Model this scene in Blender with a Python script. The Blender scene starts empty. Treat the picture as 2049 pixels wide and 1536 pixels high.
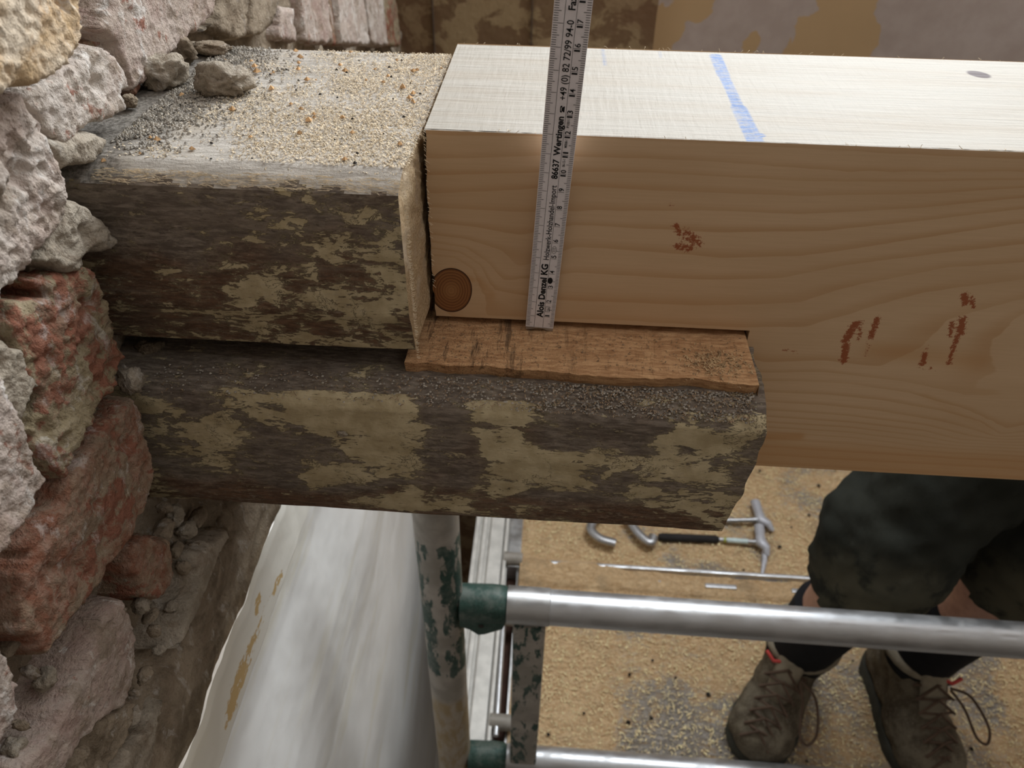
import bpy, bmesh, math, random
import numpy as np
from mathutils import Vector, Matrix, Euler
random.seed(7)
rng = np.random.default_rng(7)
S = bpy.context.scene
COL = S.collection
PI = math.pi

# ------------------------------------------------------------------ camera, world, lights, exposure
CAM = np.array([0.0649, -0.3648, 0.2583])
YAW, PITCH, ROLL, FPX = 0.0543, 0.6992, 0.0159, 1538.9
_f = np.array([-math.sin(YAW) * math.cos(PITCH), math.cos(YAW) * math.cos(PITCH), -math.sin(PITCH)])
_r0 = np.array([math.cos(YAW), math.sin(YAW), 0.0]); _u0 = np.cross(_r0, _f)
_r = math.cos(ROLL) * _r0 + math.sin(ROLL) * _u0
_u = -math.sin(ROLL) * _r0 + math.cos(ROLL) * _u0
cd = bpy.data.cameras.new('camera'); cam = bpy.data.objects.new('camera', cd); COL.objects.link(cam)
cam.matrix_world = Matrix(((_r[0], _u[0], -_f[0], CAM[0]), (_r[1], _u[1], -_f[1], CAM[1]), (_r[2], _u[2], -_f[2], CAM[2]), (0, 0, 0, 1)))
cd.sensor_width = 36; cd.lens = FPX / 2049 * 36; cd.clip_start = 0.01; cd.clip_end = 50
cd.dof.use_dof = True; cd.dof.focus_distance = 0.40; cd.dof.aperture_fstop = 14
S.camera = cam
W = bpy.data.worlds.new('world'); S.world = W; W.use_nodes = True
W.node_tree.nodes['Background'].inputs[0].default_value = (1.0, 0.975, 0.94, 1)
W.node_tree.nodes['Background'].inputs[1].default_value = 0.50
def area(name, loc, aim, sx, sy, power, col):
    l = bpy.data.lights.new(name, 'AREA'); l.shape = 'RECTANGLE'; l.size = sx; l.size_y = sy; l.energy = power; l.color = col
    o = bpy.data.objects.new(name, l); COL.objects.link(o); o.location = loc
    o.rotation_euler = (Vector(aim) - Vector(loc)).to_track_quat('-Z', 'Y').to_euler(); return o
area('window_daylight', (0.62, 1.10, 0.93), (0.45, 0.1, -0.3), 0.98, 0.98, 21, (0.90, 0.96, 1.0))
S.view_settings.view_transform = 'Standard'; S.view_settings.look = 'None'; S.view_settings.gamma = 1
S.view_settings.use_curve_mapping = False; S.view_settings.exposure = 0.95
S.cycles.max_bounces = 6

def on(ax, val, x, y):
    "the point of the plane (axis ax = val) seen at photograph pixel x, y"
    d = _f * FPX + _r * (x - 1024.5) - _u * (y - 768)
    return CAM + d * ((val - CAM[ax]) / d[ax])

# ------------------------------------------------------------------ numpy noise
def _h(i, j, k, s):
    n = (i * 374761393 + j * 668265263 + k * 2147483647 + s * 1274126177) & 0xffffffff
    n = ((n ^ (n >> 13)) * 1274126177) & 0xffffffff
    n = ((n ^ (n >> 16)) * 2246822519) & 0xffffffff
    return ((n ^ (n >> 15)) & 0xffffff) / 8388607.5 - 1.0
def vn(p, s=0):
    p = np.asarray(p, float) + 1000.0
    i = np.floor(p).astype(np.int64); f = p - i; f = f * f * (3 - 2 * f); o = 0
    for a in (0, 1):
        for b in (0, 1):
            for c in (0, 1):
                w = (f[..., 0] if a else 1 - f[..., 0]) * (f[..., 1] if b else 1 - f[..., 1]) * (f[..., 2] if c else 1 - f[..., 2])
                o = o + w * _h(i[..., 0] + a, i[..., 1] + b, i[..., 2] + c, s)
    return o
def fbm(p, sc, oct=4, s=0, g=0.5):
    p = np.asarray(p, float) * sc; a, t, o = 1.0, 0, 0
    for k in range(oct):
        o = o + a * vn(p * 2 ** k + 17.3 * k, s + k); t += a; a *= g
    return o / t * 1.6

# ------------------------------------------------------------------ node helpers
class NT:
    def __init__(s, name):
        s.m = bpy.data.materials.new(name); s.m.use_nodes = True; s.t = s.m.node_tree; s.t.nodes.clear()
        s.out = s.t.nodes.new('ShaderNodeOutputMaterial'); s.b = s.t.nodes.new('ShaderNodeBsdfPrincipled')
        s.t.links.new(s.b.outputs[0], s.out.inputs[0])
    def L(s, a, i):
        if hasattr(a, 'is_output'): s.t.links.new(a, i)
        else:
            try: i.default_value = a
            except Exception: i.default_value = (a[0], a[1], a[2], 1)
    def n(s, ty, **k):
        x = s.t.nodes.new(ty)
        for a, v in k.items(): setattr(x, a, v)
        return x
    def pos(s): return s.n('ShaderNodeNewGeometry').outputs['Position']
    def objc(s): return s.n('ShaderNodeTexCoord').outputs['Object']
    def attr(s, a): x = s.n('ShaderNodeAttribute', attribute_name=a); return x.outputs['Fac']
    def map(s, v, sc=(1, 1, 1), loc=(0, 0, 0), rot=(0, 0, 0)):
        x = s.n('ShaderNodeMapping'); s.L(v, x.inputs[0]); x.inputs[1].default_value = loc; x.inputs[2].default_value = rot; x.inputs[3].default_value = sc
        return x.outputs[0]
    def noise(s, v, sc, d=4, r=.55, dist=0):
        x = s.n('ShaderNodeTexNoise'); s.L(v, x.inputs['Vector']); x.inputs['Scale'].default_value = sc; x.inputs['Detail'].default_value = d
        x.inputs['Roughness'].default_value = r; x.inputs['Distortion'].default_value = dist; return x.outputs['Fac']
    def vor(s, v, sc, feat='F1', out='Distance'):
        x = s.n('ShaderNodeTexVoronoi', feature=feat); s.L(v, x.inputs['Vector']); x.inputs['Scale'].default_value = sc; return x.outputs[out]
    def mth(s, op, a, b=0.0, c=0.0):
        x = s.n('ShaderNodeMath', operation=op); s.L(a, x.inputs[0]); s.L(b, x.inputs[1]); s.L(c, x.inputs[2]); return x.outputs[0]
    def mix(s, f, a, b, mode='MIX'):
        x = s.n('ShaderNodeMix', data_type='RGBA', blend_type=mode); s.L(f, x.inputs[0]); s.L(a, x.inputs[6]); s.L(b, x.inputs[7]); return x.outputs[2]
    def ss(s, v, lo, hi, a=0.0, b=1.0):
        x = s.n('ShaderNodeMapRange', interpolation_type='SMOOTHSTEP'); s.L(v, x.inputs[0]); x.inputs[1].default_value = lo; x.inputs[2].default_value = hi
        x.inputs[3].default_value = a; x.inputs[4].default_value = b; return x.outputs[0]
    def bump(s, h, st=0.5, d=0.001, nrm=None):
        x = s.n('ShaderNodeBump'); s.L(h, x.inputs['Height']); x.inputs['Strength'].default_value = st; x.inputs['Distance'].default_value = d
        if nrm is not None: s.L(nrm, x.inputs['Normal'])
        return x.outputs[0]
    def fin(s, col, rough=.8, nrm=None, metal=0.0, spec=.3):
        s.L(col, s.b.inputs['Base Color']); s.L(rough, s.b.inputs['Roughness']); s.L(metal, s.b.inputs['Metallic'])
        s.b.inputs['Specular IOR Level'].default_value = spec
        if nrm is not None: s.L(nrm, s.b.inputs['Normal'])
        return s.m
def plain(name, col, rough=.7, metal=0.0, spec=.3, var=.15, sc=60, bump=.15):
    t = NT(name); p = t.pos(); n = t.noise(p, sc, 5)
    c = t.mix(t.ss(n, .3, .7), tuple(x * (1 - var) for x in col), tuple(min(1, x * (1 + var)) for x in col))
    return t.fin(c, rough, t.bump(n, bump, .001), metal, spec)

# ------------------------------------------------------------------ materials
def m_oldwood(name, thr=.56, clay_sc=1.0, top=False):
    t = NT(name); p = t.pos(); st = t.map(p, (.22, 1, 1))
    g = t.noise(st, 420, 6, .65, .4); g2 = t.noise(t.map(p, (.10, 1, 1)), 120, 5, .6)
    big = t.noise(p, 14, 3)
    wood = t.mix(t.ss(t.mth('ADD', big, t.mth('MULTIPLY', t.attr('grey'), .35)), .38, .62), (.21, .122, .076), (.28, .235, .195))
    wood = t.mix(t.ss(g, .40, .70), t.mix(.65, wood, (.05, .035, .027)), wood)
    wood = t.mix(t.ss(g2, .52, .74, 0, .55), wood, (.29, .235, .185))
    cn = t.noise(t.map(p, (.50, 1, 1)), 105 * clay_sc, 10, .68, .35)
    cn2 = t.noise(t.map(p, (.28, 1, 1)), 330, 6, .7, .8)
    v = t.mth('ADD', t.mth('ADD', cn, t.mth('MULTIPLY', t.mth('SUBTRACT', cn2, .5), .42)), t.attr('clay'))
    msk = t.ss(v, thr - .010, thr + .018)
    cl = t.mix(t.ss(t.noise(p, 90, 6), .3, .7), (.42, .34, .205), (.58, .49, .32))
    fk = t.mth('MULTIPLY', t.ss(t.noise(t.map(p, (.40, 1, 1)), 250, 7, .75, .3), .575, .60), t.ss(t.noise(p, 24, 4), .40, .60)); msk = t.mth('MAXIMUM', msk, t.mth('MULTIPLY', fk, .8))
    film = t.ss(v, thr - .09, thr, 0, .35)
    c = t.mix(film, wood, (.33, .27, .18)); c = t.mix(msk, c, cl)
    dsm = t.mth('MULTIPLY', t.ss(t.noise(t.map(p, (.3, 1, 1)), 600, 5, .75), .50, .66), t.ss(t.noise(p, 20, 3), .42, .62, .1, .55)); c = t.mix(dsm, c, (.38, .32, .245)); drk = t.ss(t.noise(t.map(p, (.16, 1, 1)), 900, 4, .7), .60, .70, 0, .75); c = t.mix(drk, c, (.035, .024, .018))
    specks = t.ss(t.noise(p, 700, 2), .70, .78, 0, .6); c = t.mix(specks, c, (.50, .43, .34))
    wr = t.mth('ABSOLUTE', t.mth('SUBTRACT', t.noise(t.map(p, (.7, 1, 1)), 62, 7, .72, .5), .5))
    crk = t.mth('MULTIPLY', t.mth('MULTIPLY', t.ss(wr, 0.0, .007, 1, 0), msk), t.ss(t.noise(p, 22, 2), .52, .58))
    c = t.mix(t.mth('MULTIPLY', crk, .7), c, (.06, .045, .03))
    h = t.mth('ADD', t.mth('MULTIPLY', msk, .9), t.mth('MULTIPLY', g, .35)); h = t.mth('ADD', h, t.mth('MULTIPLY', t.noise(p, 260, 6, .6), .55))
    h = t.mth('SUBTRACT', h, crk)
    return t.fin(c, .92, t.bump(h, .85, .0012), 0, .15)
def m_oldtop():
    t = NT('dusty_old_timber_top'); p = t.pos(); st = t.map(p, (.15, 1, 1))
    g = t.noise(st, 500, 6, .65); c = t.mix(t.ss(g, .35, .7), (.44, .40, .355), (.68, .63, .57))
    d = t.noise(p, 30, 5); c = t.mix(t.ss(d, .5, .7, 0, .45), c, (.56, .48, .38))
    c = t.mix(t.ss(t.attr('dirt'), .25, .8, 0, .9), c, t.mix(t.ss(t.noise(p, 500, 4), .35, .65), (.10, .085, .07), (.30, .27, .235)))
    c = t.mix(t.ss(t.noise(p, 900, 2), .69, .76, 0, .7), c, (.72, .60, .42))
    h = t.mth('ADD', g, t.mth('MULTIPLY', t.noise(p, 800, 5, .7), .9))
    return t.fin(c, .9, t.bump(h, .8, .0012), 0, .2)
def m_sawn():
    t = NT('fresh_sawn_orange_wood'); p = t.pos()
    g = t.noise(t.map(p, (.2, 1, 1)), 520, 5, .6); k = t.noise(t.map(p, (1, .12, .5)), 130, 4, .7)
    c = t.mix(t.ss(g, .3, .7), (.40, .215, .105), (.66, .41, .22))
    c = t.mix(t.mth('MULTIPLY', t.ss(k, .54, .70), t.attr('clay')), c, (.07, .045, .03))
    sp = t.mth('MULTIPLY', t.ss(t.noise(p, 1100, 3), .56, .66), t.ss(t.attr('clay'), 0, 1, .25, .8)); c = t.mix(sp, c, (.09, .055, .035))
    h = t.mth('ADD', t.mth('MULTIPLY', g, .6), t.mth('SUBTRACT', t.noise(p, 500, 5), t.mth('MULTIPLY', t.ss(k, .55, .7), 1.0)))
    return t.fin(c, .85, t.bump(h, .6, .001), 0, .2)
def m_endcut():
    t = NT('fibrous_sawn_end_grain'); p = t.pos(); n = t.noise(p, 900, 5, .7); n2 = t.noise(p, 60, 4)
    c = t.mix(t.ss(n, .3, .7), (.42, .27, .14), (.78, .60, .38)); c = t.mix(t.ss(n2, .45, .7, 0, .4), c, (.72, .62, .50))
    return t.fin(c, .85, t.bump(n, 1, .0014), 0, .2)
def m_pine():
    t = NT('new_planed_pine'); p = t.pos()
    wob = t.mth('MULTIPLY', t.mth('SUBTRACT', t.noise(t.map(p, (.25, 1, 1)), 60, 3), .5), .22)
    ph = t.mth('ADD', t.attr('ring'), wob); fr = t.mth('FRACT', ph)
    late = t.mth('MULTIPLY', t.ss(fr, .50, .96), t.ss(fr, .97, 1.0, 1, 0))
    idn = t.noise(t.map(p, (.1, .1, 1)), 40, 2)
    base = t.mix(t.ss(t.noise(t.map(p, (.2, 1, 1)), 18, 3), .35, .65), (.60, .415, .25), (.67, .48, .305))
    c = t.mix(t.mth('MULTIPLY', late, t.ss(idn, .3, .65, .28, .62)), base, (.50, .285, .135))
    fine = t.noise(t.map(p, (.03, 1, 1)), 900, 4, .6); c = t.mix(t.ss(fine, .35, .7, .0, .16), c, (.46, .29, .16))
    c = t.mix(t.ss(t.attr('warm'), 0, 1, 0, .6), c, (.50, .25, .085))
    # knot
    kr = t.attr('knotr'); kf = t.mth('FRACT', t.mth('ADD', t.mth('MULTIPLY', kr, 8), t.mth('MULTIPLY', t.noise(p, 120, 3), .7)))
    kc = t.mix(t.ss(kf, .2, .95), (.30, .135, .05), (.175, .07, .028)); kc = t.mix(t.ss(kr, 0, .6, .55, 0), kc, (.42, .22, .09))
    kc = t.mix(t.ss(kr, .93, .985), kc, (.03, .012, .008))
    c = t.mix(t.ss(kr, 1.0, 1.012, 1, 0), c, kc)
    pass
    # rust prints
    sm = t.mth('MULTIPLY', t.ss(t.mth('ADD', t.attr('rust'), t.mth('MULTIPLY', t.mth('SUBTRACT', t.noise(p, 520, 6, .8), .5), 3.2)), .52, .62), t.ss(t.attr('rust'), .08, .2)); c = t.mix(t.mth('MULTIPLY', sm, .92), c, (.30, .075, .024))
    return t.fin(c, .55, t.bump(t.mth('ADD', fine, t.mth('MULTIPLY', late, .3)), .12, .0006), 0, .25)
def m_pinetop():
    t = NT('new_planed_pine_top'); p = t.pos()
    g = t.noise(t.map(p, (.05, 1, 1)), 420, 4, .6); g2 = t.noise(t.map(p, (.12, 1, 1)), 60, 4)
    c = t.mix(t.ss(g, .3, .7), (.37, .335, .285), (.47, .435, .385)); c = t.mix(t.ss(g2, .4, .7, 0, .6), c, (.39, .335, .27))
    c = t.mix(t.mth('MULTIPLY', t.ss(t.attr('blue'), .25, .7), t.ss(t.noise(t.map(p, (.35, 1, 1)), 500, 4, .7), .38, .6, .35, .9)), c, (.10, .19, .42))
    c = t.mix(t.ss(t.attr('knotr'), .8, 1.15, .95, 0), c, (.07, .042, .045))
    sp = t.mth('MULTIPLY', t.ss(t.noise(p, 800, 3), .70, .76), t.ss(t.noise(p, 20, 2), .45, .6)); c = t.mix(t.mth('MULTIPLY', sp, .6), c, (.30, .16, .10))
    saw = t.noise(t.map(p, (1, .12, 1), rot=(0, 0, .5)), 330, 3); h = t.mth('ADD', t.mth('MULTIPLY', g, 1.0), t.mth('MULTIPLY', saw, .55))
    return t.fin(c, t.ss(g, .3, .7, .58, .70), t.bump(h, .6, .0011), 0, .35)
def m_brick(name, kind):
    t = NT(name); p = t.pos(); n1 = t.noise(p, 28, 6, .6, .5); n2 = t.noise(p, 110, 6, .65); n3 = t.noise(p, 600, 4, .6)
    fib = t.noise(t.map(p, (1, 1, .35), rot=(.5, 0, 0)), 300, 4, .6)
    if kind == 'lime': base = t.mix(t.ss(n1, .38, .62), (.46, .36, .31), (.62, .55, .495)); redthr = .705
    elif kind == 'ochre': base = t.mix(t.ss(n1, .4, .6), (.62, .44, .26), (.74, .62, .48)); redthr = .74
    elif kind == 'clay': base = t.mix(t.ss(n1, .38, .6), (.33, .265, .165), (.27, .21, .135)); redthr = .60
    elif kind == 'red': base = t.mix(t.ss(n1, .38, .60), (.25, .105, .065), (.31, .235, .165)); redthr = .64
    elif kind == 'mortar': base = t.mix(t.ss(n1, .38, .62), (.17, .13, .09), (.36, .29, .215)); redthr = .9
    elif kind == 'mortar_light': base = t.mix(t.ss(n1, .38, .62), (.28, .235, .18), (.43, .37, .30)); redthr = .9
    else: base = t.mix(t.ss(n1, .36, .6), (.40, .285, .245), (.48, .395, .345)); redthr = .70
    c = t.mix(t.ss(n2, .40, .68, 0, .6), base, t.mix(.5, base, (.60, .52, .42) if kind != 'mortar' else (.40, .33, .25)))
    c = t.mix(t.ss(t.mth('ADD', t.mth('MULTIPLY', n1, .5), t.mth('MULTIPLY', n2, .5)), redthr - .13, redthr - .07, 0, .85 if redthr < .8 else 0), c, (.27, .095, .06))
    c = t.mix(t.ss(t.noise(p, 46, 7, .68, .6), .50, .64, 0, .62), c, (.25, .19, .135) if kind != 'ochre' else (.52, .30, .13)); c = t.mix(t.ss(t.noise(t.map(p, (1, 1, .5), loc=(3, 1, 2)), 75, 7, .7, .4), .56, .66, 0, .75 if kind in ('lime', 'pink', 'ochre') else .35), c, (.74, .70, .66))
    c = t.mix(t.ss(n3, .30, .46, .45, 0), c, t.mix(.6, c, (.05, .035, .025)))
    h = t.mth('ADD', t.mth('ADD', t.mth('MULTIPLY', n2, 1.2), t.mth('MULTIPLY', n3, .35)), t.mth('MULTIPLY', fib, .5))
    h = t.mth('ADD', h, t.mth('MULTIPLY', t.noise(p, 1500, 3, .7), .12)); return t.fin(c, .95, t.bump(h, 1.0, .0030), 0, .12)
def m_plaster():
    t = NT('smooth_white_limewash_plaster'); p = t.pos()
    n = t.noise(p, 7, 4); y = t.noise(t.map(p, (1, .25, 1.3)), 12, 4, .6)
    c = t.mix(t.ss(n, .35, .65), (.84, .83, .81), (.92, .915, .90)); c = t.mix(t.ss(y, .52, .72, 0, .6), c, (.76, .71, .57))
    c = t.mix(t.ss(t.attr('cream'), .3, .8, 0, .55), c, (.75, .70, .58))
    pe = t.ss(t.mth('ADD', t.mth('MULTIPLY', t.noise(t.map(p, (1, .5, 1)), 170, 6, .7), 2.0), t.mth('MULTIPLY', t.attr('peel'), 1.2)), 1.42, 1.47); c = t.mix(pe, c, (.60, .42, .20))
    sp = t.ss(t.noise(p, 220, 3), .74, .79); c = t.mix(t.mth('MULTIPLY', sp, .5), c, (.55, .42, .28))
    return t.fin(c, .6, t.bump(t.mth('SUBTRACT', t.noise(p, 120, 5), pe), .25, .001), 0, .25)
def m_claywall():
    t = NT('mottled_clay_wall'); p = t.pos(); n = t.noise(p, 15, 8, .62, .4); n2 = t.noise(p, 45, 6, .6); n3 = t.noise(p, 5, 2)
    c = t.mix(t.ss(n, .47, .53), (.19, .122, .07), (.34, .25, .145)); c = t.mix(t.ss(n2, .55, .62, 0, .55), c, (.22, .15, .085)); c = t.mix(t.ss(n3, .5, .65, 0, .4), c, (.16, .085, .05))
    return t.fin(c, .95, t.bump(t.mth('ADD', n, n2), .5, .004), 0, .1)
def m_paintwall():
    t = NT('patchy_mauve_distemper'); p = t.pos(); n = t.noise(p, 6.5, 7, .55, .8); n2 = t.noise(p, 30, 5)
    c = t.mix(t.ss(n2, .3, .7), (.40, .325, .29), (.45, .375, .34)); c = t.mix(t.ss(t.mth('ADD', n, t.mth('MULTIPLY', t.attr('tan'), .30)), .60, .61), c, (.46, .315, .175))
    c = t.mix(t.ss(n, .36, .30, 0, .5), c, (.45, .41, .33))
    return t.fin(c, .9, t.bump(n2, .2, .002), 0, .15)
def m_deck():
    t = NT('grey_plywood_under_sawdust'); p = t.pos()
    n = t.noise(p, 5.5, 6, .6, .5); f = t.noise(t.map(p, (.45, 1, 1), rot=(0, 0, .5)), 130, 6, .7, 1.2); n3 = t.noise(p, 400, 4, .7)
    dust = t.mix(t.ss(f, .3, .68), (.60, .365, .18), (.93, .67, .39)); dust = t.mix(t.ss(n3, .5, .72, 0, .65), dust, (.97, .80, .56))
    bare = t.mix(t.ss(f, .35, .65), (.24, .205, .17), (.50, .45, .40))
    k = t.ss(t.mth('ADD', t.mth('ADD', n, t.mth('MULTIPLY', t.mth('SUBTRACT', f, .5), .45)), t.attr('bare')), .49, .66)
    c = t.mix(k, dust, bare)
    c = t.mix(t.ss(t.noise(p, 16, 5, .6), .52, .70, 0, .55), c, (.42, .30, .185)); fl_ = t.noise(t.map(p, (1, .4, 1), rot=(0, 0, -.4)), 190, 5, .75, .8); c = t.mix(t.ss(fl_, .56, .70, 0, .55), c, (.30, .20, .115)); c = t.mix(t.ss(t.noise(p, 48, 2), .76, .80, 0, .9), c, (.10, .085, .075))
    return t.fin(c, .9, t.bump(t.mth('ADD', t.mth('ADD', f, t.mth('MULTIPLY', t.noise(p, 55, 5, .6, 1.0), 1.4)), t.mth('MULTIPLY', n3, .6)), .9, .006), 0, .15)
def m_alu(name='dull_aluminium', base=(.62, .63, .65), scr=1.0, grime=.0):
    t = NT(name); p = t.pos(); n = t.noise(t.map(p, (.12, 1, 1)), 160, 5, .6); n2 = t.noise(p, 35, 5)
    c = t.mix(t.ss(n, .3, .7), tuple(x * .86 for x in base), base); c = t.mix(t.ss(n2, .5, .75, 0, .35 + grime), c, (.33, .29, .25))
    return t.fin(c, t.ss(n2, .3, .7, .30, .5), t.bump(n, .12, .0006), t.ss(n2, .5, .75, .85, .5), .5)
def m_greenpaint():
    t = NT('worn_green_paint_on_dull_steel'); p = t.pos(); n = t.noise(t.map(p, (1, 1, .35)), 75, 7, .65, .4); n2 = t.noise(p, 300, 4)
    st = t.mix(t.ss(t.noise(p, 30, 4), .35, .7), (.27, .245, .21), (.40, .36, .32))
    gr = t.mix(t.ss(n2, .3, .7), (.016, .044, .034), (.035, .078, .062))
    k = t.ss(t.mth('ADD', n, t.attr('green')), .60, .64); gr = t.mix(t.ss(t.noise(p, 55, 5, .65), .42, .68, 0, .6), gr, (.15, .165, .145)); c = t.mix(k, st, gr)
    c = t.mix(t.ss(t.attr('ochre'), .2, .8, 0, .65), c, t.mix(t.ss(n, .42, .62), (.33, .22, .07), (.45, .38, .30)))
    return t.fin(c, .55, t.bump(t.mth('ADD', n2, k), .2, .0008), .15, .4)

MAT = {}
MAT['old'] = m_oldwood('weathered_clay_spattered_timber', .535); MAT['old2'] = m_oldwood('weathered_clay_caked_timber', .555, .50)
MAT['oldtop'] = m_oldtop(); MAT['sawn'] = m_sawn(); MAT['end'] = m_endcut(); MAT['pine'] = m_pine(); MAT['pinetop'] = m_pinetop()
for k in ('lime', 'ochre', 'clay', 'red', 'mortar', 'mortar_light', 'pink'): MAT[k] = m_brick('brick_' + k, k)
MAT['plaster'] = m_plaster(); MAT['claywall'] = m_claywall(); MAT['paintwall'] = m_paintwall(); MAT['deck'] = m_deck()
MAT['alu'] = m_alu(); MAT['alu2'] = m_alu('grimy_aluminium', (.52, .52, .52), 1, .35); MAT['green'] = m_greenpaint()
MAT['ruler'] = plain('grey_ruler_lacquer', (.80, .76, .79), .5, 0, .3, .04, 300, .05)
MAT['ink'] = plain('black_print', (.012, .012, .014), .6, 0, .2, 0, 300, 0)
MAT['steel'] = plain('worn_steel', (.42, .42, .43), .38, .8, .5, .12, 300)
MAT['greygrip'] = plain('pale_grey_metal_head', (.50, .50, .54), .5, .3, .4, .1, 300)
MAT['blackrubber'] = plain('black_rubber', (.022, .02, .02), .8)
MAT['yellow'] = plain('yellow_green_sticker', (.45, .50, .12), .6)
MAT['palesticker'] = plain('pale_sticker', (.62, .74, .74), .5)
MAT['trousers'] = None
def m_cloth():
    t = NT('dark_olive_work_cloth'); p = t.pos(); n = t.noise(p, 9, 5); w = t.noise(p, 900, 2); s = t.noise(p, 22, 6, .6)
    c = t.mix(t.ss(n, .35, .7), (.020, .022, .018), (.030, .032, .026)); c = t.mix(t.mth('MULTIPLY', t.ss(s, .36, .54), t.attr('dust')), c, (.17, .155, .105))
    return t.fin(c, .9, t.bump(t.mth('ADD', w, t.mth('MULTIPLY', n, 2)), .3, .002), 0, .15)
MAT['trousers'] = m_cloth()
MAT['shirt'] = plain('dark_grey_cotton', (.05, .055, .06), .9, 0, .1, .2, 12)
MAT['skin'] = plain('skin', (.52, .30, .22), .55, 0, .35, .1, 90, .1)
MAT['hair'] = plain('brown_hair', (.07, .045, .03), .7, 0, .3, .4, 300, .6)
MAT['sock'] = plain('black_sock', (.010, .010, .012), .95)
def m_boot():
    t = NT('dusty_brown_suede'); p = t.pos(); n = t.noise(p, 38, 6, .6); n2 = t.noise(p, 260, 4)
    c = t.mix(t.ss(n, .35, .65), (.085, .068, .048), (.17, .145, .105)); c = t.mix(t.ss(n2, .5, .75, 0, .4), c, (.28, .24, .18))
    return t.fin(c, .9, t.bump(t.mth('ADD', n, t.mth('MULTIPLY', n2, .4)), .5, .003), 0, .15)
MAT['boot'] = m_boot(); MAT['bootpale'] = plain('pale_suede_trim', (.27, .235, .175), .9); MAT['lace'] = plain('brown_lace', (.10, .065, .045), .9)
MAT['sole'] = plain('dark_grey_sole', (.055, .055, .045), .9); MAT['redtag'] = plain('red_pull_loop', (.50, .06, .05), .7); MAT['eye'] = plain('eye', (.6, .6, .6), .3)
MAT['chipw'] = plain('golden_shaving', (.93, .68, .40), .9, 0, .1, .3, 200, 0); MAT['chipd2'] = plain('tan_chip', (.50, .35, .20), .9, 0, .1, .4, 300, 0); MAT['chipd'] = plain('dull_brown_chip', (.30, .215, .14), .9, 0, .1, .4, 300, 0); MAT['chip'] = plain('sawdust_chip', (.76, .64, .47), .9, 0, .1, .25, 400, 0); MAT['chipo'] = plain('orange_wood_chip', (.60, .38, .20), .9, 0, .1, .3, 300, 0)
MAT['grit'] = plain('grey_grit', (.34, .31, .27), .95, 0, .1, .45, 250, .3); MAT['dark'] = plain('dark_bit', (.03, .025, .022), .9)
MAT['white'] = plain('window_paint', (.75, .74, .70), .5)
MAT['floorm'] = plain('dusty_concrete', (.55, .52, .48), .9, 0, .2, .2, 8, .2)
MAT['plainwall'] = plain('bare_lime_wall', (.70, .65, .59), .9, 0, .1, .15, 8, .2)
MAT['pencil'] = plain('sheen_dark_wood', (.10, .07, .05), .9)

# ------------------------------------------------------------------ mesh helpers
def obj(name, v, f, mat, parent=None, smooth=True, attrs=None, mi=None):
    me = bpy.data.meshes.new(name); me.from_pydata(np.asarray(v, float).tolist(), [], f if isinstance(f, list) else f.tolist()); me.update()
    for m in (mat if isinstance(mat, (list, tuple)) else [mat]): me.materials.append(m)
    if mi is not None: me.polygons.foreach_set('material_index', np.asarray(mi, np.int32))
    me.polygons.foreach_set('use_smooth', [bool(smooth)] * len(me.polygons))
    for k, a in (attrs or {}).items():
        at = me.attributes.new(k, 'FLOAT', 'POINT'); at.data.foreach_set('value', np.asarray(a, np.float32))
    o = bpy.data.objects.new(name, me); COL.objects.link(o)
    if parent is not None: o.parent = parent; o.matrix_parent_inverse = parent_inv(parent)
    return o
def parent_inv(p):
    return Matrix.LocRotScale(p.location, p.rotation_euler, p.scale).inverted()   # every parent's world matrix equals its own basis
def tag(o, label=None, cat=None, group=None, kind=None):
    if label: o['label'] = label
    if cat: o['category'] = cat
    if group: o['group'] = group
    if kind: o['kind'] = kind
    return o
def thing(name, loc, label, cat, group=None):
    o = bpy.data.objects.new(name, None); COL.objects.link(o); o.location = loc; o.empty_display_size = .02
    return tag(o, label, cat, group)
def gridf(nu, nv, off=0):
    i, j = np.meshgrid(np.arange(nu - 1), np.arange(nv - 1), indexing='ij'); a = i * nv + j + off
    return np.stack([a, a + nv, a + nv + 1, a + 1], -1).reshape(-1, 4)
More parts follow.
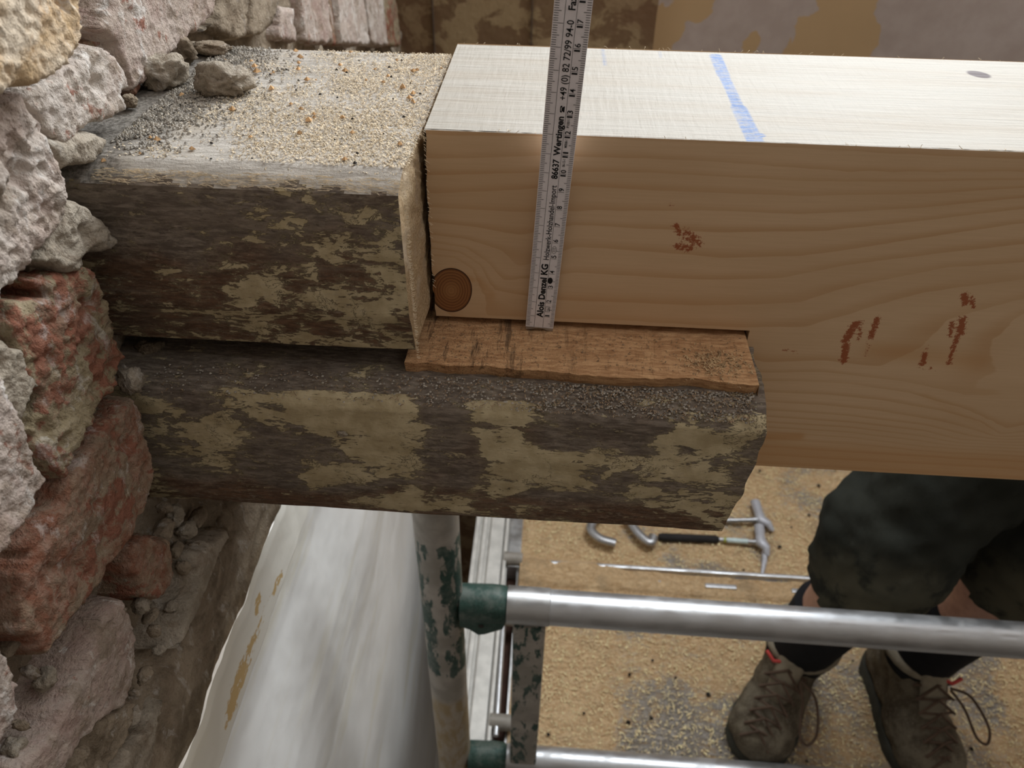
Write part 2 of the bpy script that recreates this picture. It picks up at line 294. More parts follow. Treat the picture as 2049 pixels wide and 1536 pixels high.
class MB:
    def __init__(s): s.v = []; s.f = []; s.n = 0
    def add(s, v, f):
        s.v.append(np.asarray(v, float)); s.f += [[int(i) + s.n for i in q] for q in f]; s.n += len(v); return s
    def box(s, lo, hi, b=0.0, M=None):
        lo, hi = np.array(lo, float), np.array(hi, float)
        bm = bmesh.new(); bmesh.ops.create_cube(bm, size=1)
        for v in bm.verts: v.co = Vector([(lo[k] + hi[k]) / 2 + v.co[k] * (hi[k] - lo[k]) for k in range(3)])
        if b: bmesh.ops.bevel(bm, geom=bm.edges[:], offset=b, segments=2, affect='EDGES', profile=.7)
        if M is not None: bmesh.ops.transform(bm, matrix=M, verts=bm.verts)
        bm.verts.index_update(); s.add([v.co[:] for v in bm.verts], [[v.index for v in f.verts] for f in bm.faces]); bm.free(); return s
    def tube(s, pts, r, n=16, cap=True, flat=None):
        pts = [np.array(p, float) for p in pts]; rs = r if isinstance(r, (list, tuple)) else [r] * len(pts)
        t0 = pts[1] - pts[0]; ref = np.array([0, 0, 1.]) if abs(t0[2]) < .9 * np.linalg.norm(t0) else np.array([0, 1., 0]); vs = []
        for i, p in enumerate(pts):
            t = pts[min(i + 1, len(pts) - 1)] - pts[max(i - 1, 0)]; t = t / np.linalg.norm(t)
            a = np.cross(t, ref); a /= np.linalg.norm(a); b = np.cross(a, t); ref = b
            for k in range(n):
                an = 2 * PI * k / n; vs.append(p + (a * math.cos(an) + b * math.sin(an) * (flat or 1)) * rs[i])
        f = [[i * n + k, i * n + (k + 1) % n, (i + 1) * n + (k + 1) % n, (i + 1) * n + k] for i in range(len(pts) - 1) for k in range(n)]
        if cap: f += [list(range(n))[::-1], [(len(pts) - 1) * n + k for k in range(n)]]
        return s.add(vs, f)
    def prism(s, poly, ax, a, b):
        n = len(poly); vs = []
        for c in (a, b):
            for p in poly: q = list(p); q.insert(ax, c); vs.append(q)
        return s.add(vs, [list(range(n)), [n + i for i in range(n)][::-1]] + [[i, n + i, n + (i + 1) % n, (i + 1) % n] for i in range(n)])
    def obj(s, name, mat, parent=None, smooth=True, **k):
        o = obj(name, np.concatenate(s.v), s.f, mat, parent, smooth, **k)
        bm = bmesh.new(); bm.from_mesh(o.data); bmesh.ops.recalc_face_normals(bm, faces=bm.faces); bm.to_mesh(o.data); bm.free()
        if smooth:
            e = o.data; fl = [False] * len(e.edges); bm = bmesh.new(); bm.from_mesh(e)
            for x in bm.edges:
                if len(x.link_faces) == 2 and x.calc_face_angle(0) > .7: x.smooth = False
            bm.to_mesh(e); bm.free()
        return o
def polysd(P, Y, Z):
    "signed distance (positive inside) of points to polygon P (n,2)"
    d = np.full(Y.shape, 1e9); ins = np.zeros(Y.shape, bool); n = len(P)
    for i in range(n):
        a, b = P[i], P[(i + 1) % n]; e = b - a; wy, wz = Y - a[0], Z - a[1]
        t = np.clip((wy * e[0] + wz * e[1]) / (e @ e + 1e-12), 0, 1); d = np.minimum(d, np.hypot(wy - t * e[0], wz - t * e[1]))
        c = ((a[1] > Z) != (b[1] > Z)) & (Y < (b[0] - a[0]) * (Z - a[1]) / (b[1] - a[1] + 1e-15) + a[0]); ins ^= c
    return np.where(ins, d, -d)

# ================================================================== SETTING
def xw(y): return -.155 - .062 * np.clip((y - .2) / .85, 0, 1)
# rough brick wall: recessed mortar bed with bricks proud of it
ny, nz = 400, 230
Y, Z = np.meshgrid(np.linspace(-.62, 1.06, ny), np.linspace(-.262, .62, nz), indexing='ij')
P3 = np.stack([Y * 0, Y, Z], -1)
rub = np.clip((-.10 - Z) / .05, 0, 1) * np.clip((Y + .12) / .06, 0, 1)
X = xw(Y) - .026 + .010 * fbm(P3, 22, 5, 3) + .005 * np.abs(fbm(P3, 90, 4, 9)) + .013 * rub + rub * (.006 * (1 - 2 * np.abs(fbm(P3, 55, 4, 31, .6))) - .012 * np.clip(fbm(P3, 60, 3, 12) - .3, 0, 1))
band = np.clip((-.185 - Z) / .02, 0, 1); X = X * (1 - band) + band * (xw(Y) - .006 + .003 * fbm(P3 * np.array([1, .35, 1]), 110, 5, 5))
wall_left = obj('wall_left', np.stack([X, Y, Z], -1).reshape(-1, 3), gridf(ny, nz), MAT['mortar']); tag(wall_left, kind='structure')

def brick(px, kind, xp=-.155, res=.0014, rough=.0022, edge=.003, deep=.026, pts=None, name='brick', seed=None, tilt=(0, 0), jag=.0022):
    s = seed if seed is not None else len(COL.objects)
    P = np.array([on(0, xp, *q)[1:] for q in px]) if pts is None else np.array(pts)
    lo, hi = P.min(0) - .004, P.max(0) + .004
    n1, n2 = [max(6, int((hi[k] - lo[k]) / res)) for k in (0, 1)]
    Y, Z = np.meshgrid(np.linspace(lo[0], hi[0], n1), np.linspace(lo[1], hi[1], n2), indexing='ij')
    Q = np.stack([Y * 0 + s * .37, Y, Z], -1)
    sd = polysd(P, Y, Z) + jag * fbm(Q, 110, 5, s, .6) + .0004 * fbm(Q, 500, 2, s + 8)
    rnd = edge * (1 - np.sqrt(np.clip(1 - (1 - np.clip(sd / edge, 0, 1)) ** 2, 0, 1)))
    pit = np.clip(fbm(Q, 75, 3, s + 6) - .35, 0, 1); x = xp - rnd + rough * (.75 * fbm(Q, 38, 5, s + 1, .6) + .42 * (1 - 2 * np.abs(fbm(Q, 150, 4, s + 2, .6))) + .22 * fbm(Q, 420, 3, s + 3) - 2.2 * pit) + tilt[0] * (Y - P[:, 0].mean()) + tilt[1] * (Z - P[:, 1].mean())
    x = np.where(sd < 0, x - np.clip(-sd / .002, 0, 1) * deep, x)
    F = gridf(n1, n2); keep = (sd.reshape(-1)[F] > -.0032).any(1); F = F[keep]
    used = np.unique(F); mp = -np.ones(n1 * n2, int); mp[used] = np.arange(len(used))
    V = np.stack([x, Y, Z], -1).reshape(-1, 3)[used]
    return obj(name, V, mp[F][:, ::-1], MAT[kind], wall_left)
T = [
 ([(-260, -160), (120, -200), (165, -10), (170, 75), (150, 125), (105, 160), (60, 172), (25, 182), (0, 200), (-120, 260), (-300, 240)], 'ochre', -.128, .0032),
 ([(45, 190), (100, 150), (170, 105), (208, 90), (240, 108), (250, 130), (264, 165), (250, 190), (255, 220), (215, 240), (165, 258), (130, 295), (95, 262), (68, 225)], 'lime', -.150, .0024),
 ([(205, 60), (235, -20), (300, -60), (440, -40), (432, 30), (395, 60), (335, 115), (300, 158), (270, 186), (258, 150), (246, 118), (238, 85)], 'pink', -.160, .0014),
 ([(402, 62), (438, 20), (440, -30), (496, -30), (495, 74), (462, 78), (428, 60)], 'mortar', -.168, .0022),
 ([(499, -30), (566, -30), (556, 30), (530, 68), (500, 74)], 'mortar', -.170, .0022),
 ([(560, 10), (590, 20), (596, 84), (556, 82), (560, 45)], 'pink', -.176, .0015),
 ([(600, -40), (654, -40), (668, 88), (611, 86)], 'pink', -.178, .0008),
 ([(671, -40), (722, -40), (742, 90), (684, 88)], 'lime', -.186, .0008),
 ([(726, -40), (762, -40), (778, 92), (745, 90)], 'lime', -.196, .0012),
 ([(-200, 300), (-60, 200), (0, 205), (40, 180), (72, 232), (108, 300), (128, 350), (134, 400), (128, 440), (90, 500), (50, 560), (0, 600), (-200, 760)], 'lime', -.146, .0032),
 ([(95, 285), (150, 262), (190, 258), (208, 280), (210, 300), (190, 322), (128, 336)], 'mortar_light', -.150, .0030),
 ([(120, 380), (160, 402), (180, 412), (200, 445), (236, 478), (225, 497), (195, 505), (178, 535), (140, 545), (90, 520), (110, 470)], 'mortar_light', -.147, .0030),
 ([(95, 590), (60, 560), (120, 545), (182, 532), (215, 600), (232, 672), (250, 716), (232, 770), (205, 800), (172, 858), (150, 905), (132, 958), (95, 925), (70, 860), (88, 800), (50, 730), (20, 650), (30, 610)], 'clay', -.150, .0030),
 ([(-60, 690), (0, 650), (25, 690), (75, 770), (60, 800), (40, 870), (0, 860), (-60, 800)], 'mortar_light', -.150, .0035),
 ([(-180, 760), (-40, 740), (0, 742), (24, 800), (55, 870), (96, 958), (78, 1015), (30, 1070), (0, 1120), (-180, 1260)], 'pink', -.142, .0025),
 ([(272, 795), (288, 850), (303, 925), (304, 962), (294, 1018), (246, 1110), (183, 1194), (141, 1255), (99, 1312), (52, 1262), (50, 1150), (80, 1060), (126, 1000), (150, 945), (212, 850)], 'red', -.150, .0022),
 ([(-200, 1330), (-40, 1280), (0, 1295), (48, 1372), (38, 1438), (0, 1503), (-200, 1640)], 'pink', -.148, .0025),
 ([(248, 1194), (268, 1252), (276, 1316), (254, 1410), (206, 1440), (160, 1490), (110, 1600), (0, 1640), (40, 1536), (107, 1462), (160, 1360), (212, 1240)], 'pink', -.152, .0018),
 ([(259, 1095), (297, 1078), (343, 1080), (346, 1150), (326, 1198), (290, 1192), (264, 1140)], 'red', -.155, .0022),
 ([(196, 1440), (276, 1400), (262, 1470), (210, 1560), (150, 1600), (130, 1536)], 'mortar', -.156, .003),
 ([(250, 1500), (300, 1460), (330, 1400), (300, 1536), (250, 1620), (220, 1600)], 'mortar_light', -.158, .003),
]
T += [([(654, -40), (672, -40), (686, 92), (666, 92)], 'red', -.192, .0008), ([(584, -40), (601, -40), (613, 92), (598, 92)], 'mortar', -.186, .0010), ([(760, -40), (790, -40), (803, 92), (777, 92)], 'clay', -.203, .0012),
 ([(176, 90), (182, 20), (215, -40), (250, -30), (215, 20), (215, 70), (200, 95), (182, 110)], 'red', -.172, .003), ([(234, 84), (244, 90), (258, 120), (268, 165), (262, 186), (276, 192), (286, 176), (262, 120), (250, 88)], 'red', -.164, .001)]
traced = []
for i, (px, kd, xp, ro) in enumerate(T):
    far = xp < -.165
    b = brick(px, kd, xp, .0028 if far else .0011, ro, .0022 if far else .0038, seed=i * 11 + 3)
    traced.append(np.array([on(0, xp, *q)[1:] for q in px]))
b = brick([(458, 1058), (462, 1075), (440, 1110), (428, 1150), (398, 1225), (360, 1296), (372, 1240), (400, 1170), (402, 1110), (425, 1082)], 'mortar_light', -.152, .0014, .0006, .004, name='plaster_sliver')
# regular courses where the photograph does not look
def inview(y, z):
    d = np.array([-.155, y, z]) - CAM; w = d @ _f
    if w <= .02: return False
    x, yy = 1024.5 + FPX * (d @ _r) / w, 768 - FPX * (d @ _u) / w
    return -40 < x < 2090 and -40 < yy < 1576
kinds = ['lime', 'pink', 'clay', 'red', 'pink']
for c in range(11):
    z0 = -.235 + c * .077
    for k in range(-1, 7):
        y0 = -.62 + k * .255 + (c % 2) * .127
        y1 = min(y0 + .243, 1.04); ya = max(y0, -.61)
        if y1 - ya < .05: continue
        if any(inview(a, q) for a in (ya, (ya + y1) / 2, y1) for q in (z0, z0 + .065)): continue
        if any((polysd(t_, np.linspace(ya, y1, 9)[:, None] + np.zeros(5), np.linspace(z0, z0 + .065, 5)[None] + np.zeros((9, 1))) > -.004).any() for t_ in traced): continue
        cs = [(ya, z0), (y1, z0 + .002), (y1, z0 + .064), (ya, z0 + .066)]
        brick(None, kinds[(c * 3 + k) % 5], float(xw((ya + y1) / 2)) + .003, .006, .002, .005, pts=cs, seed=400 + c * 9 + k)
# rubble and mortar crumbs in the broken bed under the old beam
def lump(c, r, mat, parent, name, sq=(1, 1, 1), sub=3, seed=0, amp=.32, loc0=None):
    bm = bmesh.new(); bmesh.ops.create_icosphere(bm, subdivisions=sub, radius=1)
    V = np.array([v.co[:] for v in bm.verts]); F = [[v.index for v in f.verts] for f in bm.faces]; bm.free()
    V = V * (1 + amp * fbm(V + seed * 3.1, 1.3, 4, seed) - .34 * np.abs(fbm(V + seed, 2.6, 5, seed + 7, .65)) + .13 * fbm(V, 5, 4, seed, .65) - .25 * np.clip(fbm(V, 4, 3, seed + 2) - .35, 0, 1))[:, None]
    V = V + .10 * np.round(V * 2.2) / 2.2 * np.abs(fbm(V + seed, 2.5, 2, seed + 4))[:, None]; V = np.sign(V) * np.abs(V) ** .9 * r * np.array(sq) + np.array(c)
    return obj(name, V, F, mat, parent, sub > 2)
LUMPS = [(352, 1028, 13), (395, 1035, 12), (420, 1062, 10), (372, 1060, 14), (438, 1040, 9), (384, 1096, 13), (410, 1090, 9), (352, 1100, 9), (366, 1135, 12), (394, 1130, 8), (380, 1168, 10),
         (268, 1162, 9), (282, 1210, 11), (300, 1232, 9), (308, 1262, 11), (252, 1150, 6), (328, 1060, 14), (330, 1015, 12), (318, 1300, 8), (290, 1350, 9), (270, 1385, 8), (262, 1435, 12), (230, 1470, 10), (240, 1222, 8),
         (345, 1212, 9), (365, 1205, 7), (180, 1300, 9), (210, 1296, 10), (150, 1330, 8), (60, 1345, 9), (90, 1360, 10), (20, 1290, 9), (40, 1450, 9), (26, 1500, 12),
         (60, 520, 9), (90, 545, 8), (100, 520, 7), (140, 545, 7), (20, 620, 11), (100, 960, 8), (110, 990, 7), (30, 1120, 8), (60, 1080, 8), (40, 1180, 9), (15, 1220, 9),
         (178, 160, 8), (155, 170, 7), (190, 110, 8), (208, 40, 9), (185, 20, 8), (225, 20, 10), (200, 75, 6), (256, 205, 4), (160, 350, 6), (150, 385, 7), (145, 365, 5)]
for i, (x, y, r) in enumerate(LUMPS):
    if y < 200 and x < 240: continue
    p = on(0, -.163, x, y); rr = r * .00036
    lump(p, rr * 1.25, MAT['mortar' if i % 3 else 'mortar_light'], wall_left, 'mortar_lump', (1.0, 1.1 + .5 * math.sin(i * 2.1), .9 + .3 * math.cos(i * 1.7)), 3, i)
# loose stones lying at the wall on the beams
def stone(px, z, r, lab, sq, mk='mortar_light', seed=0, amp=.35):
    p = on(2, z, *px); o = lump((p[0], p[1], z + r * sq[2] * .72), r, MAT[mk], None, 'stone', sq, 4, seed, amp); return tag(o, lab, 'stone')
stone((450, 186), .106, .0125, 'large pale grey stone alone on the old beam top, right of the rubble', (1.25, .8, .75), seed=5)
stone((330, 168), .106, .0115, 'grey mortar stone wedged on the beam top below the long pink brick', (1.25, 1.0, .8), seed=8)
stone((362, 120), .106, .009, 'small brown stone on the beam top in the wall crack', (1.1, 1.0, .9), 'mortar', 12)
stone((422, 104), .106, .0095, 'dark flat stone lying at the back of the beam top under the wall', (1.5, .8, .4), 'mortar', 15)
stone((262, 212), .107, .004, 'small round dark pebble in the corner of the beam top', (1, 1, .9), 'mortar', 21, .12)
stone((268, 778), -.012, .0078, 'pointed pale stone standing on the lower beam edge against the brick', (.85, .7, 1.15), seed=31)
stone((300, 700), -.012, .006, 'small brown stone in the dark gap between the two old beams', (1.5, .8, .6), 'mortar', 33)

# plaster below the brickwork
prof = [(-.1745, -.236), (-.1500, -.238), (-.1480, -.244), (-.1490, -.27), (-.1500, -.296), (-.1555, -.306), (-.1640, -.33), (-.1670, -.38), (-.1640, -.45), (-.1600, -.52), (-.1630, -.60), (-.1700, -.68), (-.1690, -.78),
        (-.1640, -.90), (-.1650, -1.1), (-.1660, -1.5), (-.1650, -1.9)]
pz = np.concatenate([np.linspace(-.238, -.34, 60), np.linspace(-.345, -.8, 70), np.linspace(-.82, -1.9, 50)]); pr = np.array(prof)
Y, Z = np.meshgrid(np.linspace(-.62, 1.06, 400), pz, indexing='ij')
X = np.interp(-Z, -pr[:, 1], pr[:, 0]) + .003 * fbm(np.stack([Y * 0, Y * .6, Z], -1), 7, 3, 2) + .0005 * fbm(np.stack([Y * 0, Y, Z], -1), 60, 3, 8)
X += -.040 * np.clip((Y - .3) / .75, 0, 1)
Z2 = Z + .0035 * fbm(np.stack([Y * 0, Y, Y * 0], -1), 45, 4, 77) * np.clip((Z + .30) / .06, 0, 1)
peel = np.zeros_like(Y)
for x, y, w in ((555, 1160, .010), (512, 1200, .008), (520, 1240, .011), (500, 1280, .010), (492, 1320, .012), (470, 1360, .018), (465, 1395, .015), (456, 1425, .011), (632, 1052, .006), (510, 1218, .009), (545, 1175, .008)):
    q = on(0, -.15, x, y); peel += .40 * np.exp(-(((Y - q[1]) / (w * 1.2)) ** 2 + ((Z - q[2]) / (w * .6)) ** 2))
cream = ((Z > -.30).astype(float) + .5 * np.exp(-((Z + .66) / .05) ** 2)).clip(0, 1)
pl = obj('wall_plaster', np.stack([X, Y, Z2], -1).reshape(-1, 3), gridf(400, len(pz))[:, ::-1], MAT['plaster'], None, True, dict(peel=np.clip(peel, 0, .55).ravel(), cream=cream.ravel()))
pl.name = 'wall_left.001'; tag(pl, kind='structure')
MB().box((-.26, -.62, -.262), (-.155 - .012, 1.06, -.232)).obj('plaster_backing', MAT['mortar'], pl, False)
# back wall with a window opening above, floor, right wall, added light-blocking wall
wb = thing('wall_back', (0, 1.06, 0), 'clay covered back wall behind the beam', None); wb['kind'] = 'structure'; del wb['label']
wins = (.12, .43, 1.12, 1.43)
m = MB()
for a, b_, c, d in ((-.30, .12, -1.9, 1.8), (1.12, 1.72, -1.9, 1.8), (.12, 1.12, -1.9, .43), (.12, 1.12, 1.43, 1.8)): m.box((a, 1.06, c), (b_, 1.22, d))
m.obj('clay_wall', MAT['claywall'], wb, False)
# thicker painted plaster coat on the right part, with a ragged edge
ys = np.linspace(-1.2, .42, 120); xs = np.linspace(0, 1, 60)
A, B = np.meshgrid(xs, ys, indexing='ij'); x0 = .226 + .003 * fbm(np.stack([B * 0, B, B * 0], -1), 20, 4, 4)
X = x0 + A * (1.44); Yb = np.where(A < .001, 1.0605, 1.0505) + .002 * fbm(np.stack([X, X * 0, B], -1), 5, 3, 6) * (A > .001)
tan = np.zeros_like(X)
for x, y, rx, ry in ((1640, 60, .045, .05), (1690, 0, .05, .05), (1390, 10, .035, .03), (1345, 45, .02, .025), (1510, 85, .012, .02), (1720, 60, .03, .03), (1620, 100, .05, .02)):
    q = on(1, 1.05, x, y); tan = np.maximum(tan, np.exp(-((X - q[0]) / rx) ** 2 - ((B - q[2]) / ry) ** 2))
obj('distemper_coat', np.stack([X, Yb, B], -1).reshape(-1, 3), gridf(60, 120), MAT['paintwall'], wb, True, dict(tan=tan.ravel()))
for jx in (.012, -.16):
    MB().box((jx - .001, 1.054, -1.2), (jx + .001, 1.0606, 1.8)).obj('joint', MAT['pencil'], wb, False)
win = thing('window_1', (.62, 1.1, .93), None, None); win['kind'] = 'structure'
fr = MB()
for a in ((.12, .43, .16, 1.43), (1.08, .43, 1.12, 1.43), (.16, .43, 1.08, .47), (.16, 1.39, 1.08, 1.43), (.605, .47, .635, 1.39)): fr.box((a[0], 1.125, a[1]), (a[2], 1.165, a[3]), .002)
fr.obj('window_frame', MAT['white'], win, False)
MB().box((.10, 1.02, .40), (1.14, 1.14, .43), .004).obj('window_sill', MAT['white'], win, False)
fl = MB().box((-.9, -1.0, -1.95), (1.8, 1.3, -1.9)).obj('floor', MAT['floorm'], None, False); tag(fl, kind='structure')
wr = MB().box((1.66, -1.0, -1.9), (1.8, 1.22, .60)).obj('wall_right', MAT['plainwall'], None, False); tag(wr, kind='structure')
wf = MB().box((-.9, -1.0, -1.9), (1.8, -.9, 1.8)).obj('wall_light_block', plain('dark_light_block', (.22, .19, .16), .9, 0, .1, .2, 8, .2), None, False); tag(wf, kind='structure')  # unseen wall added behind the camera to cut light on the front faces

# ================================================================== OLD BEAMS
def beam_mesh(name, sec, x0, x1, mats, cap_mat, step=.002, amp=.0012, endf=None, parent=None, matf=None, attrf=None, low=.002, seed=0):
    "sec: closed polygon in (y, z); lofted along x; right end capped with inward rings"
    P = [np.array(p, float) for p in sec]; pts = []
    for i in range(len(P)):
        a, b_ = P[i], P[(i + 1) % len(P)]; n = max(1, int(np.linalg.norm(b_ - a) / step))
        for k in range(n): pts.append(a + (b_ - a) * k / n)
    pts = np.array(pts); n = len(pts); nx = int((x1 - x0) / step); xs = np.linspace(0, 1, nx)
    cen = pts.mean(0); V = []
    for s_ in xs:
        xe = (endf(pts[:, 0], pts[:, 1]) if endf is not None else x1) + 0 * pts[:, 0]
        V.append(np.stack([x0 + (xe - x0) * s_, pts[:, 0], pts[:, 1]], -1))
    V = np.array(V)
    Q = V * np.array([.18, 1, 1]); dirs = (pts - cen) / (np.linalg.norm(pts - cen, axis=1)[:, None] + 1e-9)
    dn = amp * fbm(Q, 90, 4, seed) + low * .7 * fbm(Q, 16, 2, seed + 5)
    V[:, :, 1] += dirs[None, :, 0] * dn; V[:, :, 2] += dirs[None, :, 1] * dn
    F = []; mi = []; a, k = np.meshgrid(np.arange(nx - 1), np.arange(n), indexing='ij'); k2 = (k + 1) % n
    F = np.stack([a * n + k, (a + 1) * n + k, (a + 1) * n + k2, a * n + k2], -1).reshape(-1, 4)
    cenf = V.reshape(-1, 3)[F].mean(1); mi = matf(cenf) if matf is not None else np.zeros(len(F), int)
    rings = 22; last = V[-1]; cx = last.mean(0); R = [last]
    for r in range(1, rings):
        t = r / rings; q = last * (1 - t) + cx * t
        if endf is not None: q[:, 0] = endf(q[:, 1], q[:, 2])
        q[:, 0] += .0012 * fbm(q, 200, 3, seed + 9); R.append(q)
    base = nx * n; V2 = np.concatenate([V.reshape(-1, 3)] + R[1:]); ids = [np.arange(n) + (nx - 1) * n] + [base + r * n + np.arange(n) for r in range(rings - 1)]
    F2 = [F]
    for r in range(rings - 1):
        o_, i_ = ids[r], ids[r + 1]; F2.append(np.stack([o_, i_, np.roll(i_, -1), np.roll(o_, -1)], -1))
    nf = sum(len(f) for f in F2[1:]); FF = np.concatenate(F2)[:, ::-1].tolist(); FF.append(ids[-1].tolist()[::-1])
    mi = np.concatenate([mi, np.full(nf + 1, cap_mat)])
    at = attrf(V2) if attrf is not None else None
    o = obj(name, V2, FF, mats, parent, True, at, mi)
    bm = bmesh.new(); bm.from_mesh(o.data); bmesh.ops.recalc_face_normals(bm, faces=bm.faces)
    for e in bm.edges:
        if len(e.link_faces) == 2 and e.calc_face_angle(0) > .6: e.smooth = False
    bm.to_mesh(o.data); bm.free(); return o
XL = -.215
old = thing('old_beam', (-.08, .05, -.004), 'old sawn-off timber beam spattered with clay, sawdust on top, let into the brick wall', 'beam')
LZ = -.0045; TZ = .1055
def blobf(V, blobs, plane_y):
    o = np.zeros(len(V))
    for x, y, rx, ry, a in blobs:
        c = on(1, plane_y, x, y); ex = rx * .00033; ez = ry * .00040
        o += a * np.exp(-(((V[:, 0] - c[0]) / ex) ** 2 + ((V[:, 2] - c[2]) / ez) ** 2) ** 1.5)
    return np.clip(o, -.3, .3)
U = [(600, 600, 60, 30, .07), (720, 610, 80, 40, .08), (480, 580, 50, 25, .06), (760, 520, 60, 30, .04), (560, 480, 40, 25, .03), (700, 440, 80, 30, .03), (300, 450, 120, 80, -.10), (500, 400, 250, 25, -.06), (260, 600, 80, 80, -.07), (800, 600, 40, 60, .06), (680, 490, 40, 30, .05)]
def attr_u(V):
    d = np.exp(-((V[:, 0] - xw(V[:, 1])) / .028) ** 2) * 1.1 + .25 * fbm(V, 60, 3, 4) - .1
    c = blobf(V, U, -.045); c = np.where(V[:, 2] < .012, c + .05, c)
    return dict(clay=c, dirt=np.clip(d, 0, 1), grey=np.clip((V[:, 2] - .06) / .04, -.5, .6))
def endf_u(y, z):  # the cut runs slightly slanting
    return -.0015 + .010 * np.clip((-y - .0) / .045, 0, 1) * (-1) * 0 - .002 + .0 * z - .0022 * np.clip((.0 - y) / .045, 0, 1)
sec_u = [(-.0385, .004), (-.042, .022), (-.0455, .030), (-.046, .098), (-.0395, .1025), (-.033, TZ), (.135, TZ - .001), (.139, .10), (.139, LZ + .010), (-.030, LZ + .010)]
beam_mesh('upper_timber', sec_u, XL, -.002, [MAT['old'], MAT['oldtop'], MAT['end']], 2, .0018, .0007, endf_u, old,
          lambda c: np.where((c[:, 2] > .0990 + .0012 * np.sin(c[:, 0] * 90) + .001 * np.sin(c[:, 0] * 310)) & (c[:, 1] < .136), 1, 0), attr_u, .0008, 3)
h = MB()
for i in range(420):
    x = random.uniform(-.150, -.004); k = random.random(); p = np.array([x, -.0395 - .0055 * k, .1030 - .0045 * k]); l = random.uniform(.0015, .006)
    h.tube([p, p + np.array([l * .5, -.0002, random.uniform(0, .0005)]), p + np.array([l, random.uniform(-.0012, .0006), random.uniform(-.0008, .0006)])], .00013, 4)
for i in range(160):
    z = random.uniform(.004, .10); p = np.array([-.0035, -.0455, z]); l = random.uniform(.0008, .0022); h.tube([p, p + np.array([l * .6, -.0002, -l * .3]), p + np.array([l, 0, -l * .1])], .00013, 4)
tag(h.obj('wood_fibres', MAT['chip'], old), kind='stuff')
# the half-lap tongue left standing under the new beam: sawn orange face
X, Y = np.meshgrid(np.linspace(-.012, .1795, 160), np.linspace(0, 1, 60), indexing='ij')
j = .0012 * fbm(np.stack([X, X * 0, X * 0], -1), 120, 4, 2) + .0015 * (fbm(np.stack([X, X * 0, X * 0], -1), 30, 2, 6))
yf = -.0405 + j - .0015 * np.clip(X / .18, 0, 1); Yy = yf + (.136 - yf) * Y ** 1.6
Zz = LZ + .0004 * fbm(np.stack([X, Yy * .3, X * 0], -1), 220, 3, 5) + 0 * X
top = np.stack([X, Yy, Zz], -1)
skirt = top[:, 0, :].copy(); rows = [skirt + np.array([0, .0015, -.006]), skirt + np.array([0, .003, -.0112])]
side = np.stack([skirt, rows[0], rows[1]], 1)
ex = top[-1, :, :].copy(); exd = ex + np.array([.001, 0, -.0112]); end = np.stack([ex, exd], 0)
v = MB(); v.add(top.reshape(-1, 3), gridf(160, 60)); v.add(side.reshape(-1, 3), gridf(160, 3)[:, ::-1]); v.add(end.reshape(-1, 3), gridf(2, 60))
VV = np.concatenate(v.v); darkst = np.clip(1.15 - (VV[:, 0] - .0) / .10, 0, 1) * (np.exp(-((VV[:, 0] - .03) / .06) ** 2) * .9 + .15)
v.obj('lap_tongue', MAT['sawn'], old, True, attrs=dict(clay=darkst))
low = thing('lower_old_beam', (0, .04, -.11), 'lower old timber beam caked with cracked dry clay, sticking out under the new beam', 'beam')
Lb = [(330, 850, 50, 50, .10), (400, 830, 70, 35, .09), (450, 880, 60, 60, .09), (500, 790, 60, 30, .06), (640, 820, 110, 40, .13), (740, 850, 100, 70, .17), (680, 950, 70, 25, .13), (800, 920, 40, 50, .12), (620, 930, 30, 50, .10),
      (1000, 850, 50, 60, .13), (1080, 830, 60, 30, .07), (1060, 920, 80, 30, .17), (1140, 940, 60, 40, .15), (1200, 900, 40, 25, .10), (1450, 850, 80, 45, .16), (1360, 880, 60, 20, .12), (1320, 960, 70, 50, .09), (1420, 970, 60, 40, .08), (900, 1000, 110, 35, .11), (1000, 960, 60, 40, .08),
      (760, 1010, 80, 25, .07), (1180, 1015, 60, 15, .06), (1420, 1050, 60, 20, .08),
      (900, 900, 50, 60, -.16), (1240, 845, 130, 32, -.18), (1130, 890, 60, 12, -.14), (540, 930, 60, 60, -.10), (400, 960, 80, 40, -.12), (1100, 1000, 160, 18, -.10), (560, 1010, 130, 18, -.12), (330, 780, 70, 22, -.16), (870, 800, 60, 25, -.06), (1250, 1040, 130, 20, -.10), (620, 1000, 60, 15, -.1)]
def endf_l(y, z):
    e = .183 + .0015 * fbm(np.stack([y * 0, y, z], -1), 70, 3, 7)
    e = e + .0015 * np.exp(-((z + .02) / .02) ** 2) - .006 * np.clip((-.05 - z) / .06, 0, 1) - .003 * np.clip((z + .012) / .01, 0, 1)
    return e
sec_l = [(-.0585, -.108), (-.0605, -.100), (-.0615, -.06), (-.0610, -.022), (-.0580, -.0165), (-.050, -.0125), (-.040, -.0115), (.130, -.0115), (.136, -.02), (.136, -.104), (.13, -.110), (-.052, -.1105)]
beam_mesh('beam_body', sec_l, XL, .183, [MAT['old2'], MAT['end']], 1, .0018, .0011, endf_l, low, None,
          lambda V: dict(clay=np.where(V[:, 2] > -.0155, -.06, blobf(V, Lb, -.061)), grey=np.clip((V[:, 2] + .085) / .02, -.8, .45)), .0022, 8)

